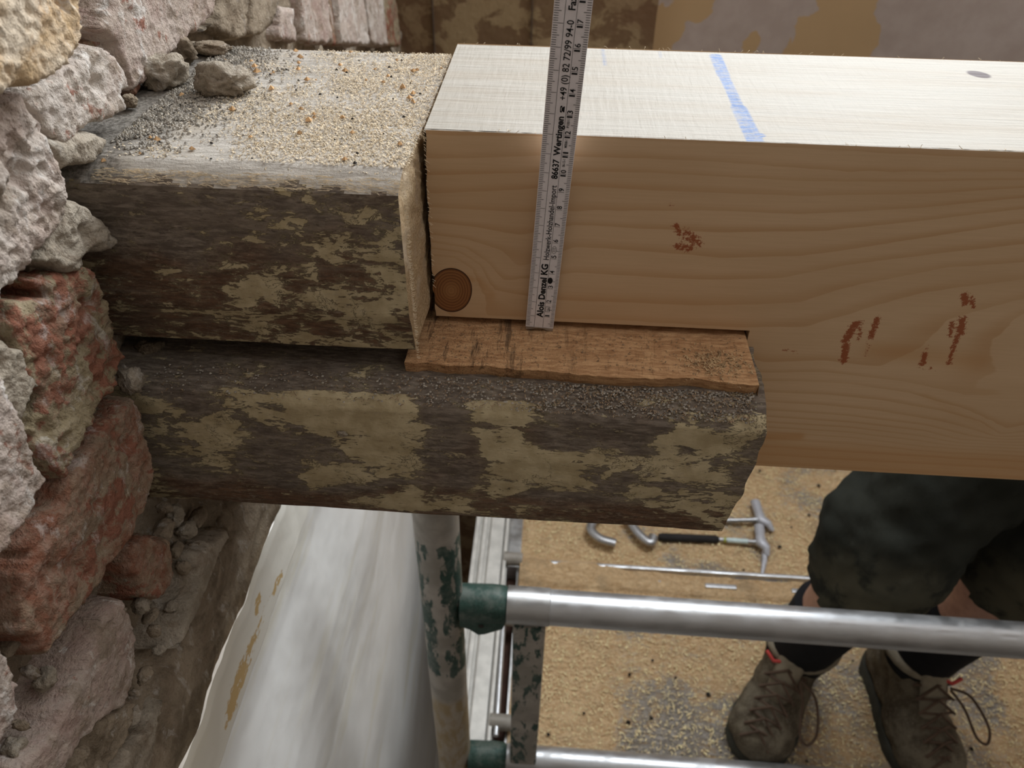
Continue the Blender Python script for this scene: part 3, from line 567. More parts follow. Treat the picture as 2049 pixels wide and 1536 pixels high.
# ================================================================== NEW BEAM
H, WD, X6, B = .1106, .1398, .1809, .1086
newb = thing('new_beam', (.6, .07, -B), 'new pale pine beam notched over the old beam, blue line on top and rust-red prints', 'beam')
lines = {0: [(862, 268), (1200, 276), (1600, 296), (2049, 318)], 1: [(870, 318), (1100, 312), (1400, 322), (1700, 345), (2049, 345)], 2: [(870, 350), (1100, 345), (1300, 345), (1600, 362), (1850, 362), (2049, 360)],
 3: [(870, 388), (1150, 372), (1400, 385), (1600, 392), (1850, 388), (2049, 376)], 4: [(866, 415), (960, 420), (1080, 425), (1400, 420), (1600, 428), (1850, 415), (2049, 396)],
 5: [(866, 445), (950, 455), (1040, 470), (1150, 450), (1300, 458), (1450, 466), (1650, 462), (1850, 440), (2049, 418)],
 6: [(866, 470), (930, 478), (1000, 500), (1035, 540), (1150, 495), (1300, 503), (1440, 518), (1600, 513), (1750, 492), (1900, 468), (2049, 446)],
 7: [(866, 485), (930, 495), (975, 525), (1005, 560), (1150, 545), (1400, 560), (1560, 556), (1700, 530), (1900, 505), (2049, 490)],
 8: [(866, 498), (920, 505), (960, 530), (985, 580), (1100, 600), (1400, 612), (1600, 605), (1720, 570), (1900, 535), (2049, 525)],
 9: [(866, 512), (910, 516), (948, 540), (970, 590), (972, 632), (1200, 640), (1500, 655), (1620, 655), (1760, 610), (1850, 585), (2049, 560)],
 10: [(1530, 725), (1650, 722), (1760, 735), (1850, 690), (1900, 640), (2049, 598)], 11: [(1530, 745), (1650, 745), (1800, 762), (1930, 790), (1990, 740), (1985, 680), (2049, 625)],
 12: [(1515, 762), (1600, 763), (1700, 768), (1820, 785), (1930, 818), (2010, 858)], 13: [(1520, 784), (1650, 790), (1760, 800), (1880, 820), (1960, 842), (2000, 868)],
 14: [(1524, 803), (1650, 811), (1760, 822), (1880, 842), (1970, 866)], 15: [(1524, 820), (1700, 832), (1850, 850), (1940, 872)], 16: [(1520, 833), (1700, 845), (1850, 862), (1920, 880)],
 17: [(1518, 844), (1700, 856), (1850, 874)], 18: [(1515, 854), (1700, 866), (1850, 884)], 19: [(1510, 864), (1700, 876), (1850, 895), (2049, 905)], 20: [(1505, 876), (1700, 888), (1900, 908)], 21: [(1500, 892), (1700, 905), (2049, 925)], 23: [(1495, 925), (1700, 938), (2049, 958)]}
px, lv = [], []
for k, ps in lines.items():
    for a, b_ in zip(ps, ps[1:]):
        for t in np.linspace(0, 1, 4, endpoint=False): q = on(1, 0, a[0] + (b_[0] - a[0]) * t, a[1] + (b_[1] - a[1]) * t); px.append((q[0], q[2])); lv.append(k)
    q = on(1, 0, *ps[-1]); px.append((q[0], q[2])); lv.append(k)
px = np.array(px); lv = np.array(lv, float); sc_ = np.array([.45, 1.0])
def rbf_k(a, b_): d = np.linalg.norm((a[:, None] - b_[None]) * sc_, axis=-1); return d
n_ = len(px); K = rbf_k(px, px) + 1e-4 * 0; A = np.zeros((n_ + 3, n_ + 3)); A[:n_, :n_] = K - np.eye(n_) * 3e-4; A[:n_, n_] = 1; A[:n_, n_ + 1:] = px; A[n_:, :n_] = A[:n_, n_:].T
sol = np.linalg.solve(A, np.concatenate([lv, [0, 0, 0]]))
def ringv(x, z):
    q = np.stack([x, z], -1).reshape(-1, 2); out = np.empty(len(q))
    for i in range(0, len(q), 4000): s_ = q[i:i + 4000]; out[i:i + 4000] = rbf_k(s_, px) @ sol[:n_] + sol[n_] + s_ @ sol[n_ + 1:]
    return out
def gauss_px(x, z, L):
    o = np.zeros(len(x))
    for x0, y0, x1, y1, w, a in L:
        p, q = on(1, 0, x0, y0), on(1, 0, x1, y1); p, q = p[[0, 2]], q[[0, 2]]; e = q - p; L2 = e @ e + 1e-12
        t = np.clip(((x - p[0]) * e[0] + (z - p[1]) * e[1]) / L2, 0, 1); d = np.hypot(x - p[0] - t * e[0], z - p[1] - t * e[1]); o = np.maximum(o, a * np.exp(-(d / (w * .00033)) ** 2))
    return o
RU = [(1352, 450, 1358, 466, 7, .8), (1372, 468, 1395, 485, 13, .75), (1355, 492, 1378, 497, 9, .8), (1340, 408, 1348, 412, 4, .5), (1712, 648, 1692, 680, 9, 1), (1692, 690, 1688, 722, 8, 1), (1724, 645, 1718, 680, 6, .65), (1755, 638, 1742, 675, 7, .9), (1738, 685, 1733, 710, 5, .55),
      (1930, 590, 1932, 605, 8, .95), (1944, 596, 1948, 614, 5, .9), (1925, 640, 1922, 665, 9, .95), (1904, 645, 1902, 672, 6, .8), (1918, 670, 1908, 695, 6, .9), (1908, 700, 1898, 728, 6, .8), (1850, 708, 1846, 728, 7, .95), (1856, 690, 1852, 700, 3, .6), (1862, 735, 1864, 740, 3, .7), (1832, 735, 1870, 742, 2, .5), (1570, 700, 1592, 704, 7, .48)]
def attrs_front(x, z):
    k = on(1, 0, 908, 581); r = np.hypot((x - k[0] + .0015) / .0122, (z - k[2]) / .0142); r = r * (1 + .05 * np.cos(np.arctan2(z - k[2], x - k[0]) * 2 + .8))
    warm = np.clip((-.078 + .0 * x - z) / .014, 0, 1) * .75 + gauss_px(x, z, [(1750, 700, 1960, 725, 24, .55), (1512, 872, 1600, 872, 10, .9), (960, 560, 985, 590, 9, .55), (1850, 790, 1980, 860, 10, .3), (905, 540, 945, 560, 7, .7)])
    s2 = ringv(x, z); k2 = on(1, 0, 2062, 845); r2 = np.hypot((x - k2[0]) / .016, (z - k2[2]) / .011)
    return dict(ring=s2, knotr=np.minimum(r, 3), warm=np.clip(warm, 0, 1), rust=gauss_px(x, z, RU), blue=x * 0)
parts = []; V = []; F = []; MI = []; AT = {k: [] for k in ('ring', 'knotr', 'warm', 'rust', 'blue')}; nv = 0
def addg(us, vs, fn, mat_i, at=None, flip=False):
    global nv
    A_, B_ = np.meshgrid(us, vs, indexing='ij'); P = fn(A_, B_).reshape(-1, 3); f = gridf(len(us), len(vs), nv); V.append(P); F.append(f[:, ::-1] if flip else f); MI.append(np.full(len(f), mat_i)); nv += len(P)
    d = at(P) if at else {}
    for k in AT: AT[k].append(d.get(k, np.full(len(P), 3.0 if k == 'knotr' else (P[:, 2] * 70 if k == 'ring' else 0.0))))
XE = 1.67
fa = lambda P: attrs_front(P[:, 0], P[:, 2])
fy = lambda a, b_: np.stack([a, 0 * a, b_], -1)
def fleft(a, b_):  # ragged left edge
    w = np.clip(1 - a / .004, 0, 1); return np.stack([a + w * .0009 * fbm(np.stack([b_ * 0, b_ * 0, b_], -1), 160, 3, 4), 0 * a, b_], -1)
addg(np.arange(0, X6 + 1e-6, X6 / 180), np.linspace(0, H, 112), fleft, 0, fa)
addg(np.linspace(X6, .42, 240), np.linspace(0, H, 112), fy, 0, fa)
addg(np.linspace(X6, .42, 240), np.linspace(-B, 0, 110), fy, 0, fa)
coarse = lambda P: dict(ring=P[:, 2] * 90 + .8 * fbm(P * np.array([.2, 1, 1]), 10, 2, 3))
addg(np.linspace(.42, XE, 60), np.linspace(-B, H, 40), fy, 0, coarse)
BLUE = [((1432, 112), (1448, 150), .0042, .9), ((1448, 150), (1478, 215), .0036, .85), ((1478, 215), (1512, 283), .0046, .95), ((1500, 262), (1522, 270), .003, .8), ((1206, 98), (1210, 130), .0020, .5), ((1320, 95), (1322, 115), .0018, .4)]
def attrs_top(P):
    b_ = np.zeros(len(P))
    for p, q, w, a in BLUE:
        p, q = on(2, H, *p)[:2], on(2, H, *q)[:2]; e = q - p; t = np.clip(((P[:, :2] - p) @ e) / (e @ e), 0, 1); d = np.linalg.norm(P[:, :2] - p - t[:, None] * e, axis=1); b_ = np.maximum(b_, a * np.exp(-(d / w) ** 4))
    k = on(2, H, 1958, 150); r = np.hypot((P[:, 0] - k[0]) / .006 + (P[:, 1] - k[1]) / .03, (P[:, 1] - k[1]) / .0065)
    return dict(blue=b_, knotr=np.minimum(r, 3))
bev = .0012
addg(np.linspace(0, .42, 260), np.linspace(bev, WD - .002, 110), lambda a, b_: np.stack([a, b_, H + 0 * a + .0003 * fbm(np.stack([a * .2, b_, a * 0], -1), 30, 2, 3)], -1), 1, attrs_top)
addg(np.linspace(.42, XE, 30), np.linspace(bev, WD - .002, 10), lambda a, b_: np.stack([a, b_, H + 0 * a], -1), 1)
addg(np.linspace(0, XE, 400), np.linspace(0, 1, 3), lambda a, t: np.stack([a, bev * (1 - np.cos(t * PI / 2)) * 1 , H - bev * 0 - .0009 * (1 - np.sin(t * PI / 2)) + .0002 * fbm(np.stack([a, a * 0, a * 0], -1), 200, 2, 3)], -1), 1)
addg(np.linspace(0, XE, 100), np.linspace(0, 1, 3), lambda a, t: np.stack([a, WD - .002 + .002 * t, H - .0015 * t ** 2], -1), 1)
addg(np.linspace(0, XE, 40), np.linspace(-B, H, 12), lambda a, b_: np.stack([a, WD + 0 * a, np.where(a < X6, np.maximum(b_, 0), b_)], -1), 0, coarse, True)
addg(np.linspace(X6, XE, 60), np.linspace(0, WD, 10), lambda a, b_: np.stack([a, b_, -B + 0 * a], -1), 0, coarse, True)
addg(np.linspace(0, X6, 30), np.linspace(0, WD, 10), lambda a, b_: np.stack([a, b_, 0 * a], -1), 0, coarse, True)
addg(np.linspace(0, WD, 10), np.linspace(-B, 0, 10), lambda a, b_: np.stack([X6 + 0 * a, a, b_], -1), 2, None, True)
addg(np.linspace(0, WD, 40), np.linspace(0, H, 30), lambda a, b_: np.stack([0 * a, a, b_], -1), 2, None, True)
obj('beam_body', np.concatenate(V), np.concatenate(F), [MAT['pine'], MAT['pinetop'], MAT['end']], newb, False, {k: np.concatenate(a) for k, a in AT.items()}, np.concatenate(MI))
# the cracked knot standing a little proud on top and splinter hairs along the edges
h = MB()
for i in range(70):
    x = random.uniform(0, .40); s_ = random.random() < .45
    p = np.array([x, .0005 if s_ else WD, H]); l = random.uniform(.0008, .0032); a = random.uniform(-1, 1)
    h.tube([p, p + np.array([a * l * .6, random.uniform(-.3, .3) * l, l * .4]), p + np.array([a * l, random.uniform(-.5, .5) * l, l * random.uniform(.3, .7)])], .00012, 4)
for i in range(60):
    z = random.uniform(.02, H); p = np.array([-.0006, -.0003, z]); l = random.uniform(.001, .0028)
    h.tube([p, p + np.array([random.uniform(.3, 1) * l, -.0002, -random.uniform(.2, .7) * l])], .00012, 4)
tag(h.obj('splinter_fibres', MAT['chip'], newb), kind='stuff')

# ================================================================== FOLDING RULE
tx, ty = .0481, -.0772; up = np.array([tx, ty, 1.]); up /= np.linalg.norm(up); rt = np.array([1, 0, -tx]); rt /= np.linalg.norm(rt); nn = np.cross(up, rt); nn /= np.linalg.norm(nn)
if nn[1] > 0: nn = -nn
rb = np.array([.0525, -.004, -.0031])
MR = Matrix(((rt[0], up[0], nn[0], rb[0]), (rt[1], up[1], nn[1], rb[1]), (rt[2], up[2], nn[2], rb[2]), (0, 0, 0, 1)))
rule = thing('folding_ruler', tuple(rb + rt * .008), 'grey folding ruler with centimetre scale and black lettering, upright against the new beam', 'ruler')
LR = .235
MB().box((0, .0015, -.0030), (.016, LR, 0), .0003, MR).obj('ruler_blade', MAT['ruler'], rule, False)
MB().prism([(.0002, .0018), (.0158, .0018), (.0158, -.0002), (.0125, .0000), (.0105, .0009), (.008, .0012), (.0055, .0009), (.0035, 0), (.0002, -.0002)], 2, -.0032, .0002).obj('end_cap', MAT['steel'], rule, False).data.transform(MR)
tk = MB()
def tick(a, b_, y, w=.00009): tk.add([MR @ Vector(q) for q in ((a, y - w, .00012), (b_, y - w, .00012), (b_, y + w, .00012), (a, y + w, .00012))], [[0, 1, 2, 3]])
for i in range(3, int(LR * 1000)):
    y = i * .001; tick(.0003, .0046 if i % 10 == 0 else (.0034 if i % 5 == 0 else .0023), y, .00012 if i % 10 else .00010)
    tick(.0102 if i % 10 == 0 else (.0128 if i % 5 == 0 else .0139), .0132 if i % 10 == 0 else .0158, y, .00012 if i % 10 else .00010)
    if i % 10 == 0: tick(.0139, .0158, y)
for x in (.0049, .0099): tk.add([MR @ Vector(q) for q in ((x - .00008, .002, .00011), (x + .00008, .002, .00011), (x + .00008, LR, .00011), (x - .00008, LR, .00011))], [[0, 1, 2, 3]])
tag(tk.obj('scale_ticks', MAT['ink'], rule, False), kind='stuff')
def text(s, y0, y1, xr, hgt, bold=0.0, nm='lettering', lab=None):
    cu = bpy.data.curves.new('t', 'FONT'); cu.body = s; cu.size = 1; cu.offset = bold; cu.resolution_u = 3
    o = bpy.data.objects.new('t', cu); COL.objects.link(o); bpy.context.view_layer.update()
    me = bpy.data.meshes.new_from_object(o.evaluated_get(bpy.context.evaluated_depsgraph_get())); bpy.data.objects.remove(o)
    V = np.array([v.co[:] for v in me.vertices]); mn, mx = V.min(0), V.max(0); cap = .73
    u = (V[:, 0] - mn[0]) / (mx[0] - mn[0]); a = y0 + u * (y1 - y0); b_ = xr - V[:, 1] / cap * hgt
    Q = [MR @ Vector((b_[i], a[i], .00014)) for i in range(len(V))]
    F = [list(p.vertices) for p in me.polygons]
    return obj(nm, np.array([q[:] for q in Q]), F, MAT['ink'], rule, False)
text('Alois Denzel KG', .0092, .0462, .0092, .0036, .034)
text('Holzwerk-Holzhandel-Import', .0490, .0935, .0092, .0030, .008)
text('86637', .0970, .1075, .0091, .0031, .028); text('Wertingen', .1093, .1290, .0091, .0032, .030)
text('+49 (0) 82 72/99 94-0', .1368, .1715, .0091, .0031, .010); text('Fax', .1755, .1815, .0091, .0031, .022)
for c in range(1, 24):
    y = c * .01
    if c < 10: text(str(c), y + .0005, y + (.0013 if c == 1 else .0022), .0130, .0027, .012, 'numeral')
    else: text(str(c)[0], y - (.0013 if c < 20 else .0021), y - .0005, .0130, .0027, .012, 'numeral'); text(str(c)[1], y + (.0008 if str(c)[1] == '1' else .0005), y + (.0016 if str(c)[1] == '1' else .0022), .0130, .0027, .012, 'numeral')
text('06-15-1', .1038, .1078, .0121, .0014, .01); text('M0008-1', .1138, .1178, .0121, .0014, .01); text('P10011', .1238, .1282, .0121, .0014, .01)
text('2m', .0145, .0167, .0125, .0013, .01)
em = MB()
def emb(poly): em.add([MR @ Vector((x, y, .00014)) for x, y in poly], [list(range(len(poly)))])
def ringp(cx, cy, rx, ry, w, n=20):
    for k in range(n):
        a, b_ = 2 * PI * k / n, 2 * PI * (k + 1) / n; emb([(cx + rx * math.cos(a), cy + ry * math.sin(a)), (cx + rx * math.cos(b_), cy + ry * math.sin(b_)), (cx + (rx - w) * math.cos(b_), cy + (ry - w) * math.sin(b_)), (cx + (rx - w) * math.cos(a), cy + (ry - w) * math.sin(a))])
emb([(.0112 + .0014 * math.cos(a), .0355 + .0021 * math.sin(a)) for a in np.linspace(0, 2 * PI, 20, endpoint=False)])
ringp(.0115, .0556, .0013, .0024, .00018)
for q in range(3):
    for w_ in (-.0004, .0004): emb([(.0115 + w_ - .0002, .0546 + q * .0009), (.0115 + w_ + .0002, .0546 + q * .0009), (.0115 + w_ + .0002, .0550 + q * .0009), (.0115 + w_ - .0002, .0550 + q * .0009)])
for a in ((.0103, .0137, .0128, .0139), (.0103, .0172, .0128, .0174), (.0103, .0137, .0105, .0174), (.0126, .0137, .0128, .0174)): emb([(a[0], a[1]), (a[2], a[1]), (a[2], a[3]), (a[0], a[3])])
em.obj('emblem', MAT['ink'], rule, False)['kind'] = 'stuff'; em = MB()
# telephone sign
cx0, cy0 = .0091, .1325
emb([(cx0, cy0 - .0014), (cx0, cy0 + .0014), (cx0 - .0004, cy0 + .0014), (cx0 - .0014, cy0 + .0006), (cx0 - .0014, cy0 - .0006), (cx0 - .0004, cy0 - .0014)])
emb([(cx0 - .0017, cy0 - .0015), (cx0 - .0017, cy0 + .0015), (cx0 - .0021, cy0 + .0012), (cx0 - .0021, cy0 - .0012)])
for s_ in (-1, 1): emb([(cx0 - .0012, cy0 + s_ * .0016), (cx0 - .0018, cy0 + s_ * .0016), (cx0 - .0018, cy0 + s_ * .0008), (cx0 - .0012, cy0 + s_ * .0008)])
em.obj('telephone_sign', MAT['ink'], rule, False)['kind'] = 'stuff'

# ================================================================== SAWDUST AND GRIT
def chips(name, n, posf, size, mat, label, cat, curl=True, seed=1, tri=False):
    r = np.random.default_rng(seed); m = []; fs = []; k = 0
    P = posf(r, n)
    for p in P:
        l = size * r.uniform(.5, 1.6); a = r.uniform(0, 2 * PI); tilt = r.uniform(-.3, .6); w = l * r.uniform(.16, .34) if curl else l * .8
        d = np.array([math.cos(a), math.sin(a), tilt * .5]); s_ = np.array([-math.sin(a), math.cos(a), 0])
        if curl:
            c = np.array([0, 0, l * r.uniform(.1, .45)]); q = p + np.array([0, 0, .00015])
            m += [q - d * l / 2 - s_ * w / 2, q - d * l / 2 + s_ * w / 2, q + c + s_ * w / 2, q + c - s_ * w / 2, q + d * l / 2 + s_ * w / 2, q + d * l / 2 - s_ * w / 2, q + c * .2 - s_ * 0 + np.array([0, 0, -.0001])]
            fs += [[k, k + 3, k + 2, k + 1], [k + 3, k + 5, k + 4, k + 2], [k, k + 1, k + 6], [k + 5, k + 6, k + 4]]; k += 7
        else:
            b_ = [np.array(v) * l * .5 * r.uniform(.7, 1.2, 3) for v in ((1, 0, 0), (-1, 0, 0), (0, 1, 0), (0, -1, 0), (0, 0, .9), (0, 0, -.5))]; ca, sa = math.cos(a), math.sin(a)
            m += [p + np.array([v[0] * ca - v[1] * sa, v[0] * sa + v[1] * ca, v[2] + l * .2]) for v in b_]
            fs += [[k + i for i in t] for t in ((0, 2, 4), (2, 1, 4), (1, 3, 4), (3, 0, 4), (2, 0, 5), (1, 2, 5), (3, 1, 5), (0, 3, 5))]; k += 6
    return tag(obj(name, np.array(m), fs, mat, None, False), label, cat, None, 'stuff')
def pf_top(dens):
    def f(r, n):
        o = []
        while len(o) < n:
            x = r.uniform(-.15, -.003, n); y = r.uniform(-.036, .134, n); u = r.uniform(0, 1, n)
            nz_ = fbm(np.stack([x, y, x * 0], -1), 40, 3, 5)
            k = u < dens(x, y, nz_); o += [np.array([a, b_, TZ + (.000 if b_ > -.033 else -.002)]) for a, b_ in zip(x[k], y[k])]
        return o[:n]
    return f
chips('sawdust', 17000, pf_top(lambda x, y, n: np.clip(.10 + 1.0 * (x + .12) / .12 + .6 * n, .04, 1)), .0012, MAT['chip'], 'pale curled sawdust scattered over the old beam top beside the new beam', 'sawdust', seed=4)
chips('sawdust', 50, pf_top(lambda x, y, n: .5 + 0 * x), .0030, MAT['chipo'], 'few larger orange wood crumbs among the sawdust on the old beam top', 'wood crumbs', False, 9)
chips('grit', 3800, pf_top(lambda x, y, n: np.exp(-((x - xw(y)) / .03) ** 2) * np.clip((y + .030) / .04 + .5 * n, 0, 1)), .0015, MAT['grit'], 'dark grey mortar grit heaped on the old beam top along the bricks', 'grit', False, 6)
chips('charcoal_crumbs', 60, pf_top(lambda x, y, n: .5 + 0 * x), .0016, MAT['dark'], 'tiny black crumbs dotted over the old beam top', 'crumbs', False, 7)
def pf_low(r, n):
    x = r.uniform(-.15, .178, n * 2); y = r.uniform(-.060, -.042, n * 2); k = r.uniform(0, 1, n * 2) < np.clip(.25 + .9 * (x + .02) / .18, .15, 1)
    z = np.where(y < -.05, -.0120 - .55 * (-.05 - y), -.0112 - .08 * (-.04 - y)); return [np.array(q) for q in zip(x[k][:n], y[k][:n], z[k][:n])]
chips('sawdust', 1500, pf_low, .0014, MAT['chipd'], 'brown sawdust lying on the top edge of the lower old beam', 'sawdust', True, 12)
chips('grit', 1300, pf_low, .0012, MAT['grit'], 'fine dark grit lying along the top edge of the lower old beam', 'grit', False, 13)
def pf_heap(r, n):
    a = r.normal(0, 1, n); b_ = r.normal(0, 1, n); return [np.array([min(.177, .158 + .010 * p), min(-.002, -.026 + .006 * q), LZ + .0002]) for p, q in zip(a, b_)]
chips('sawdust', 420, pf_heap, .0016, MAT['chipd2'], 'small heap of sawdust at the right end of the sawn ledge', 'sawdust', True, 14)
def pf_led(r, n): return [np.array([x, y, LZ + .0002]) for x, y in zip(r.uniform(.0, .176, n), r.uniform(-.038, -.002, n))]
chips('sawdust', 700, pf_led, .0010, MAT['chipd'], 'fine sawdust sprinkled across the sawn orange ledge', 'sawdust', True, 15)
o = lump(on(1, -.0622, 683, 868), .0028, MAT['mortar_light'], None, 'plaster_flake', (1, .5, .8), 3, 3, .5); tag(o, 'tiny pinkish white flake stuck on the clay of the lower old beam', 'flake')

# ================================================================== SCAFFOLD
DZ = -1.0; FY = .175
sc = thing('scaffold', (-.045, FY, -1.9), 'aluminium scaffold frame with horizontal tubes and worn green couplings below the beams', 'scaffold')
def leg(x, y, z0, z1, name='leg', attrs=True):
    n, m_ = 28, 120; zs = np.linspace(z0, z1, m_); V = []
    for z in zs:
        for k in range(n): a = 2 * PI * k / n; V.append((x + .0252 * math.cos(a), y + .0252 * math.sin(a), z))
    V = np.array(V)
    r = 1 + 0 * V[:, 0]
    for zd, ad in ((-.292, -1.6), (-.332, -1.6)):
        r -= .17 * np.exp(-((V[:, 2] - zd) / .008) ** 2 - ((np.arctan2(V[:, 1] - y, V[:, 0] - x) - ad) / .25) ** 2)
    V[:, 0] = x + (V[:, 0] - x) * r; V[:, 1] = y + (V[:, 1] - y) * r
    F = [[i * n + k, i * n + (k + 1) % n, (i + 1) * n + (k + 1) % n, (i + 1) * n + k] for i in range(m_ - 1) for k in range(n)] + [list(range(n))]
    an = np.arctan2(V[:, 1] - y, V[:, 0] - x); gz = np.clip(np.minimum((-.40 - V[:, 2]) / .01, (V[:, 2] + .70) / .02), 0, 1)
    gr = gz * .46 - .30 + .0 * an; gr -= gz * .22 * np.exp(-((an + 1.65) / .16) ** 2)
    oc = np.clip((-.735 - V[:, 2]) / .03, 0, 1)
    return obj(name, V, F, MAT['green'], sc, True, dict(green=gr, ochre=oc))
leg(-.045, FY, -1.9, -.262)
MB().tube([(-.045, FY, -.2625), (-.045, FY, -.2655)], [.0215, .0215], 20).obj('tube_mouth', MAT['dark'], sc)
for x in (1.35,): 
    o = leg(x, FY, -1.9, -.262)
def rail(z, x0=.036, r=.0215): return MB().tube([(x, FY, z - (x - .06) * .012) for x in np.linspace(x0, 1.33, 30)], r, 28).obj('rail', MAT['alu'], sc)
r1 = rail(-.545); MB().tube([(.034, FY, -.5447), (.085, FY, -.5452), (.086, FY, -.5452)], [.0228, .0228, .0216], 28).obj('rail_sleeve', MAT['alu2'], sc)
rail(-.955)
# vertical post between the rails
P = MB(); P.box((.042, FY - .018, -.935), (.082, FY + .018, -.566), .006)
o = P.obj('post', MAT['green'], sc)
me = o.data; at = me.attributes.new('green', 'FLOAT', 'POINT'); at.data.foreach_set('value', [.075] * len(me.vertices))
for z, sgn in ((-.545, 1), (-.955, 1)):
    c = MB(); c.tube([(-.022, FY, z), (.015, FY, z), (.032, FY, z), (.036, FY, z)], [.0225, .0235, .0225, .019], 24)
    c.prism([(-.022, z - .005), (.034, z - .005), (.030, z - .022), (.008, z - .036), (.000, z - .038), (-.010, z - .028), (-.022, z - .022)], 1, FY - .020, FY - .010)
    o = c.obj('coupling', MAT['green'], sc); at = o.data.attributes.new('green', 'FLOAT', 'POINT'); at.data.foreach_set('value', [.32] * len(o.data.vertices))
    MB().tube([(.004, FY - .0185, z - .018), (.004, FY - .021, z - .018)], .0035, 12).obj('bolt_hole', MAT['dark'], o)
t = MB(); t.tube([(.655 + k, FY, z) for k, z in ((0, -.5525), (.06, -.5532))], .0220, 28); t.obj('worn_tape', plain('brown_worn_tape', (.20, .13, .08), .8, 0, .2, .6, 120), sc)
# deck with side rail
dk = thing('scaffold_deck', (.7, .6, DZ), 'plywood scaffold platform strewn with orange sawdust below the beams', 'platform')
X, Y = np.meshgrid(np.linspace(.034, 1.36, 330), np.linspace(.205, 1.04, 210), indexing='ij'); Q = np.stack([X, Y, X * 0], -1)
bare = np.zeros_like(X)
for x, y, rx, ry, a in ((1690, 1350, 80, 60, .16), (1270, 1250, 90, 30, .16), (1350, 1400, 60, 90, .14), (1620, 1430, 60, 90, .10), (1300, 1500, 60, 40, .22), (1150, 1380, 60, 60, -.08), (1100, 1300, 60, 120, -.10), (1500, 1250, 120, 30, .03), (1700, 1500, 90, 30, -.05), (1980, 1400, 60, 70, .10), (1350, 1120, 100, 25, .08), (1600, 990, 90, 50, -.02), (1560, 1000, 40, 60, -.03), (1250, 1450, 70, 60, -.06)):
    q = on(2, DZ, x, y); bare += a * np.exp(-((X - q[0]) / (rx * .00082)) ** 2 - ((Y - q[1]) / (ry * .0011)) ** 2)
Zd = DZ + .0045 * np.clip(fbm(Q, 40, 5, 3) + .2, 0, 2) * np.clip(1 - 6 * bare, .1, 1)
o = obj('deck_board', np.stack([X, Y, Zd], -1).reshape(-1, 3), gridf(330, 210), MAT['deck'], dk, True, dict(bare=(bare + .05 * np.exp(-((X - .55) / .3) ** 2 - ((Y - .30) / .13) ** 2)).ravel() - .015))
MB().box((.030, .200, DZ - .03), (1.36, 1.045, DZ - .001)).obj('deck_frame', MAT['alu2'], dk, False)
s = MB()
for x0, x1, zt in ((-.060, -.052, DZ + .020), (-.044, -.036, DZ + .020), (-.028, -.002, DZ + .018), (.002, .008, DZ + .024)): s.box((x0, .20, DZ - .05), (x1, 1.045, zt), .002)
s.box((-.062, .20, DZ - .05), (.010, 1.045, DZ + .006), .001); s.obj('side_rail', plain('pale_weathered_aluminium', (.66, .64, .60), .5, .15, .4, .12, 40), dk, False)
MB().tube([(.016, .22, DZ + .02), (.013, .42, DZ + .02)], .0045, 12).obj('guide_rod', MAT['alu'], dk)
MB().box((.011, .21, DZ - .05), (.031, .56, DZ - .03)).obj('gap_board', plain('dark_brown_board', (.07, .035, .025), .9), dk, False)
MB().box((.010, .56, DZ - .05), (.036, 1.04, DZ + .012), .002).obj('edge_profile', MAT['alu2'], dk, False)
for y in (.245, .44, .575):
    c = MB().tube([(.004, y, DZ + .016), (.040, y, DZ + .016)], [.014, .013], 16).obj('hook', MAT['green'], dk); at = c.data.attributes.new('green', 'FLOAT', 'POINT'); at.data.foreach_set('value', [.0] * len(c.data.vertices))
# raised seam profile across the deck, half buried in sawdust
ya, yb = .522, .578
p = MB(); p.box((.036, ya, DZ - .002), (1.35, yb, DZ + .003), .001); p.box((.036, yb - .007, DZ + .002), (1.35, yb, DZ + .015), .002); p.obj('seam_profile', MAT['alu'], dk, False)
for a, b_ in ((.262, .312), (.395, .455), (.56, .62)): MB().box((a, ya + .018, DZ + .004), (b_, ya + .027, DZ + .0120), .002).obj('slot_rim', MAT['steel'], dk, False)
X, Y = np.meshgrid(np.linspace(.036, 1.34, 400), np.linspace(.505, .592, 40), indexing='ij'); Q = np.stack([X, Y, X * 0], -1)
den = np.clip(1.15 - (X - .036) / .36, -.05, 1); u = (Y - .505) / .087
hh = (.013 * den + .0048 * fbm(Q, 28, 5, 21) + .0035 * np.clip(1 - np.abs(u - .30) / .3, 0, 1) + .002) * np.sin(PI * np.clip(u, 0, 1)) ** .35 - .001
Zh = DZ + np.where((Y > ya) & (Y < yb), .0045, 0) + np.maximum(hh, -.001) + .0005 - np.where(Y > yb - .009, .0055 * (1 - np.clip(den * 1.5, 0, 1)), 0)
obj('sawdust_ridge', np.stack([X, Y, Zh], -1).reshape(-1, 3), gridf(400, 40), MAT['deck'], dk, True, dict(bare=X.ravel() * 0 - .22))['kind'] = 'stuff'
def pf_deck(r, n): return [np.array([x, y, DZ + .003]) for x, y in zip(r.uniform(.04, 1.0, n), r.uniform(.21, 1.0, n))]
chips('sawdust', 26000, pf_deck, .0040, MAT['chipw'], 'curly orange wood shavings strewn over the scaffold platform', 'wood shavings', True, 22)
chips('dark_crumbs', 90, pf_deck, .007, MAT['dark'], 'small dark crumbs scattered on the sawdust of the platform', 'crumbs', False, 23)

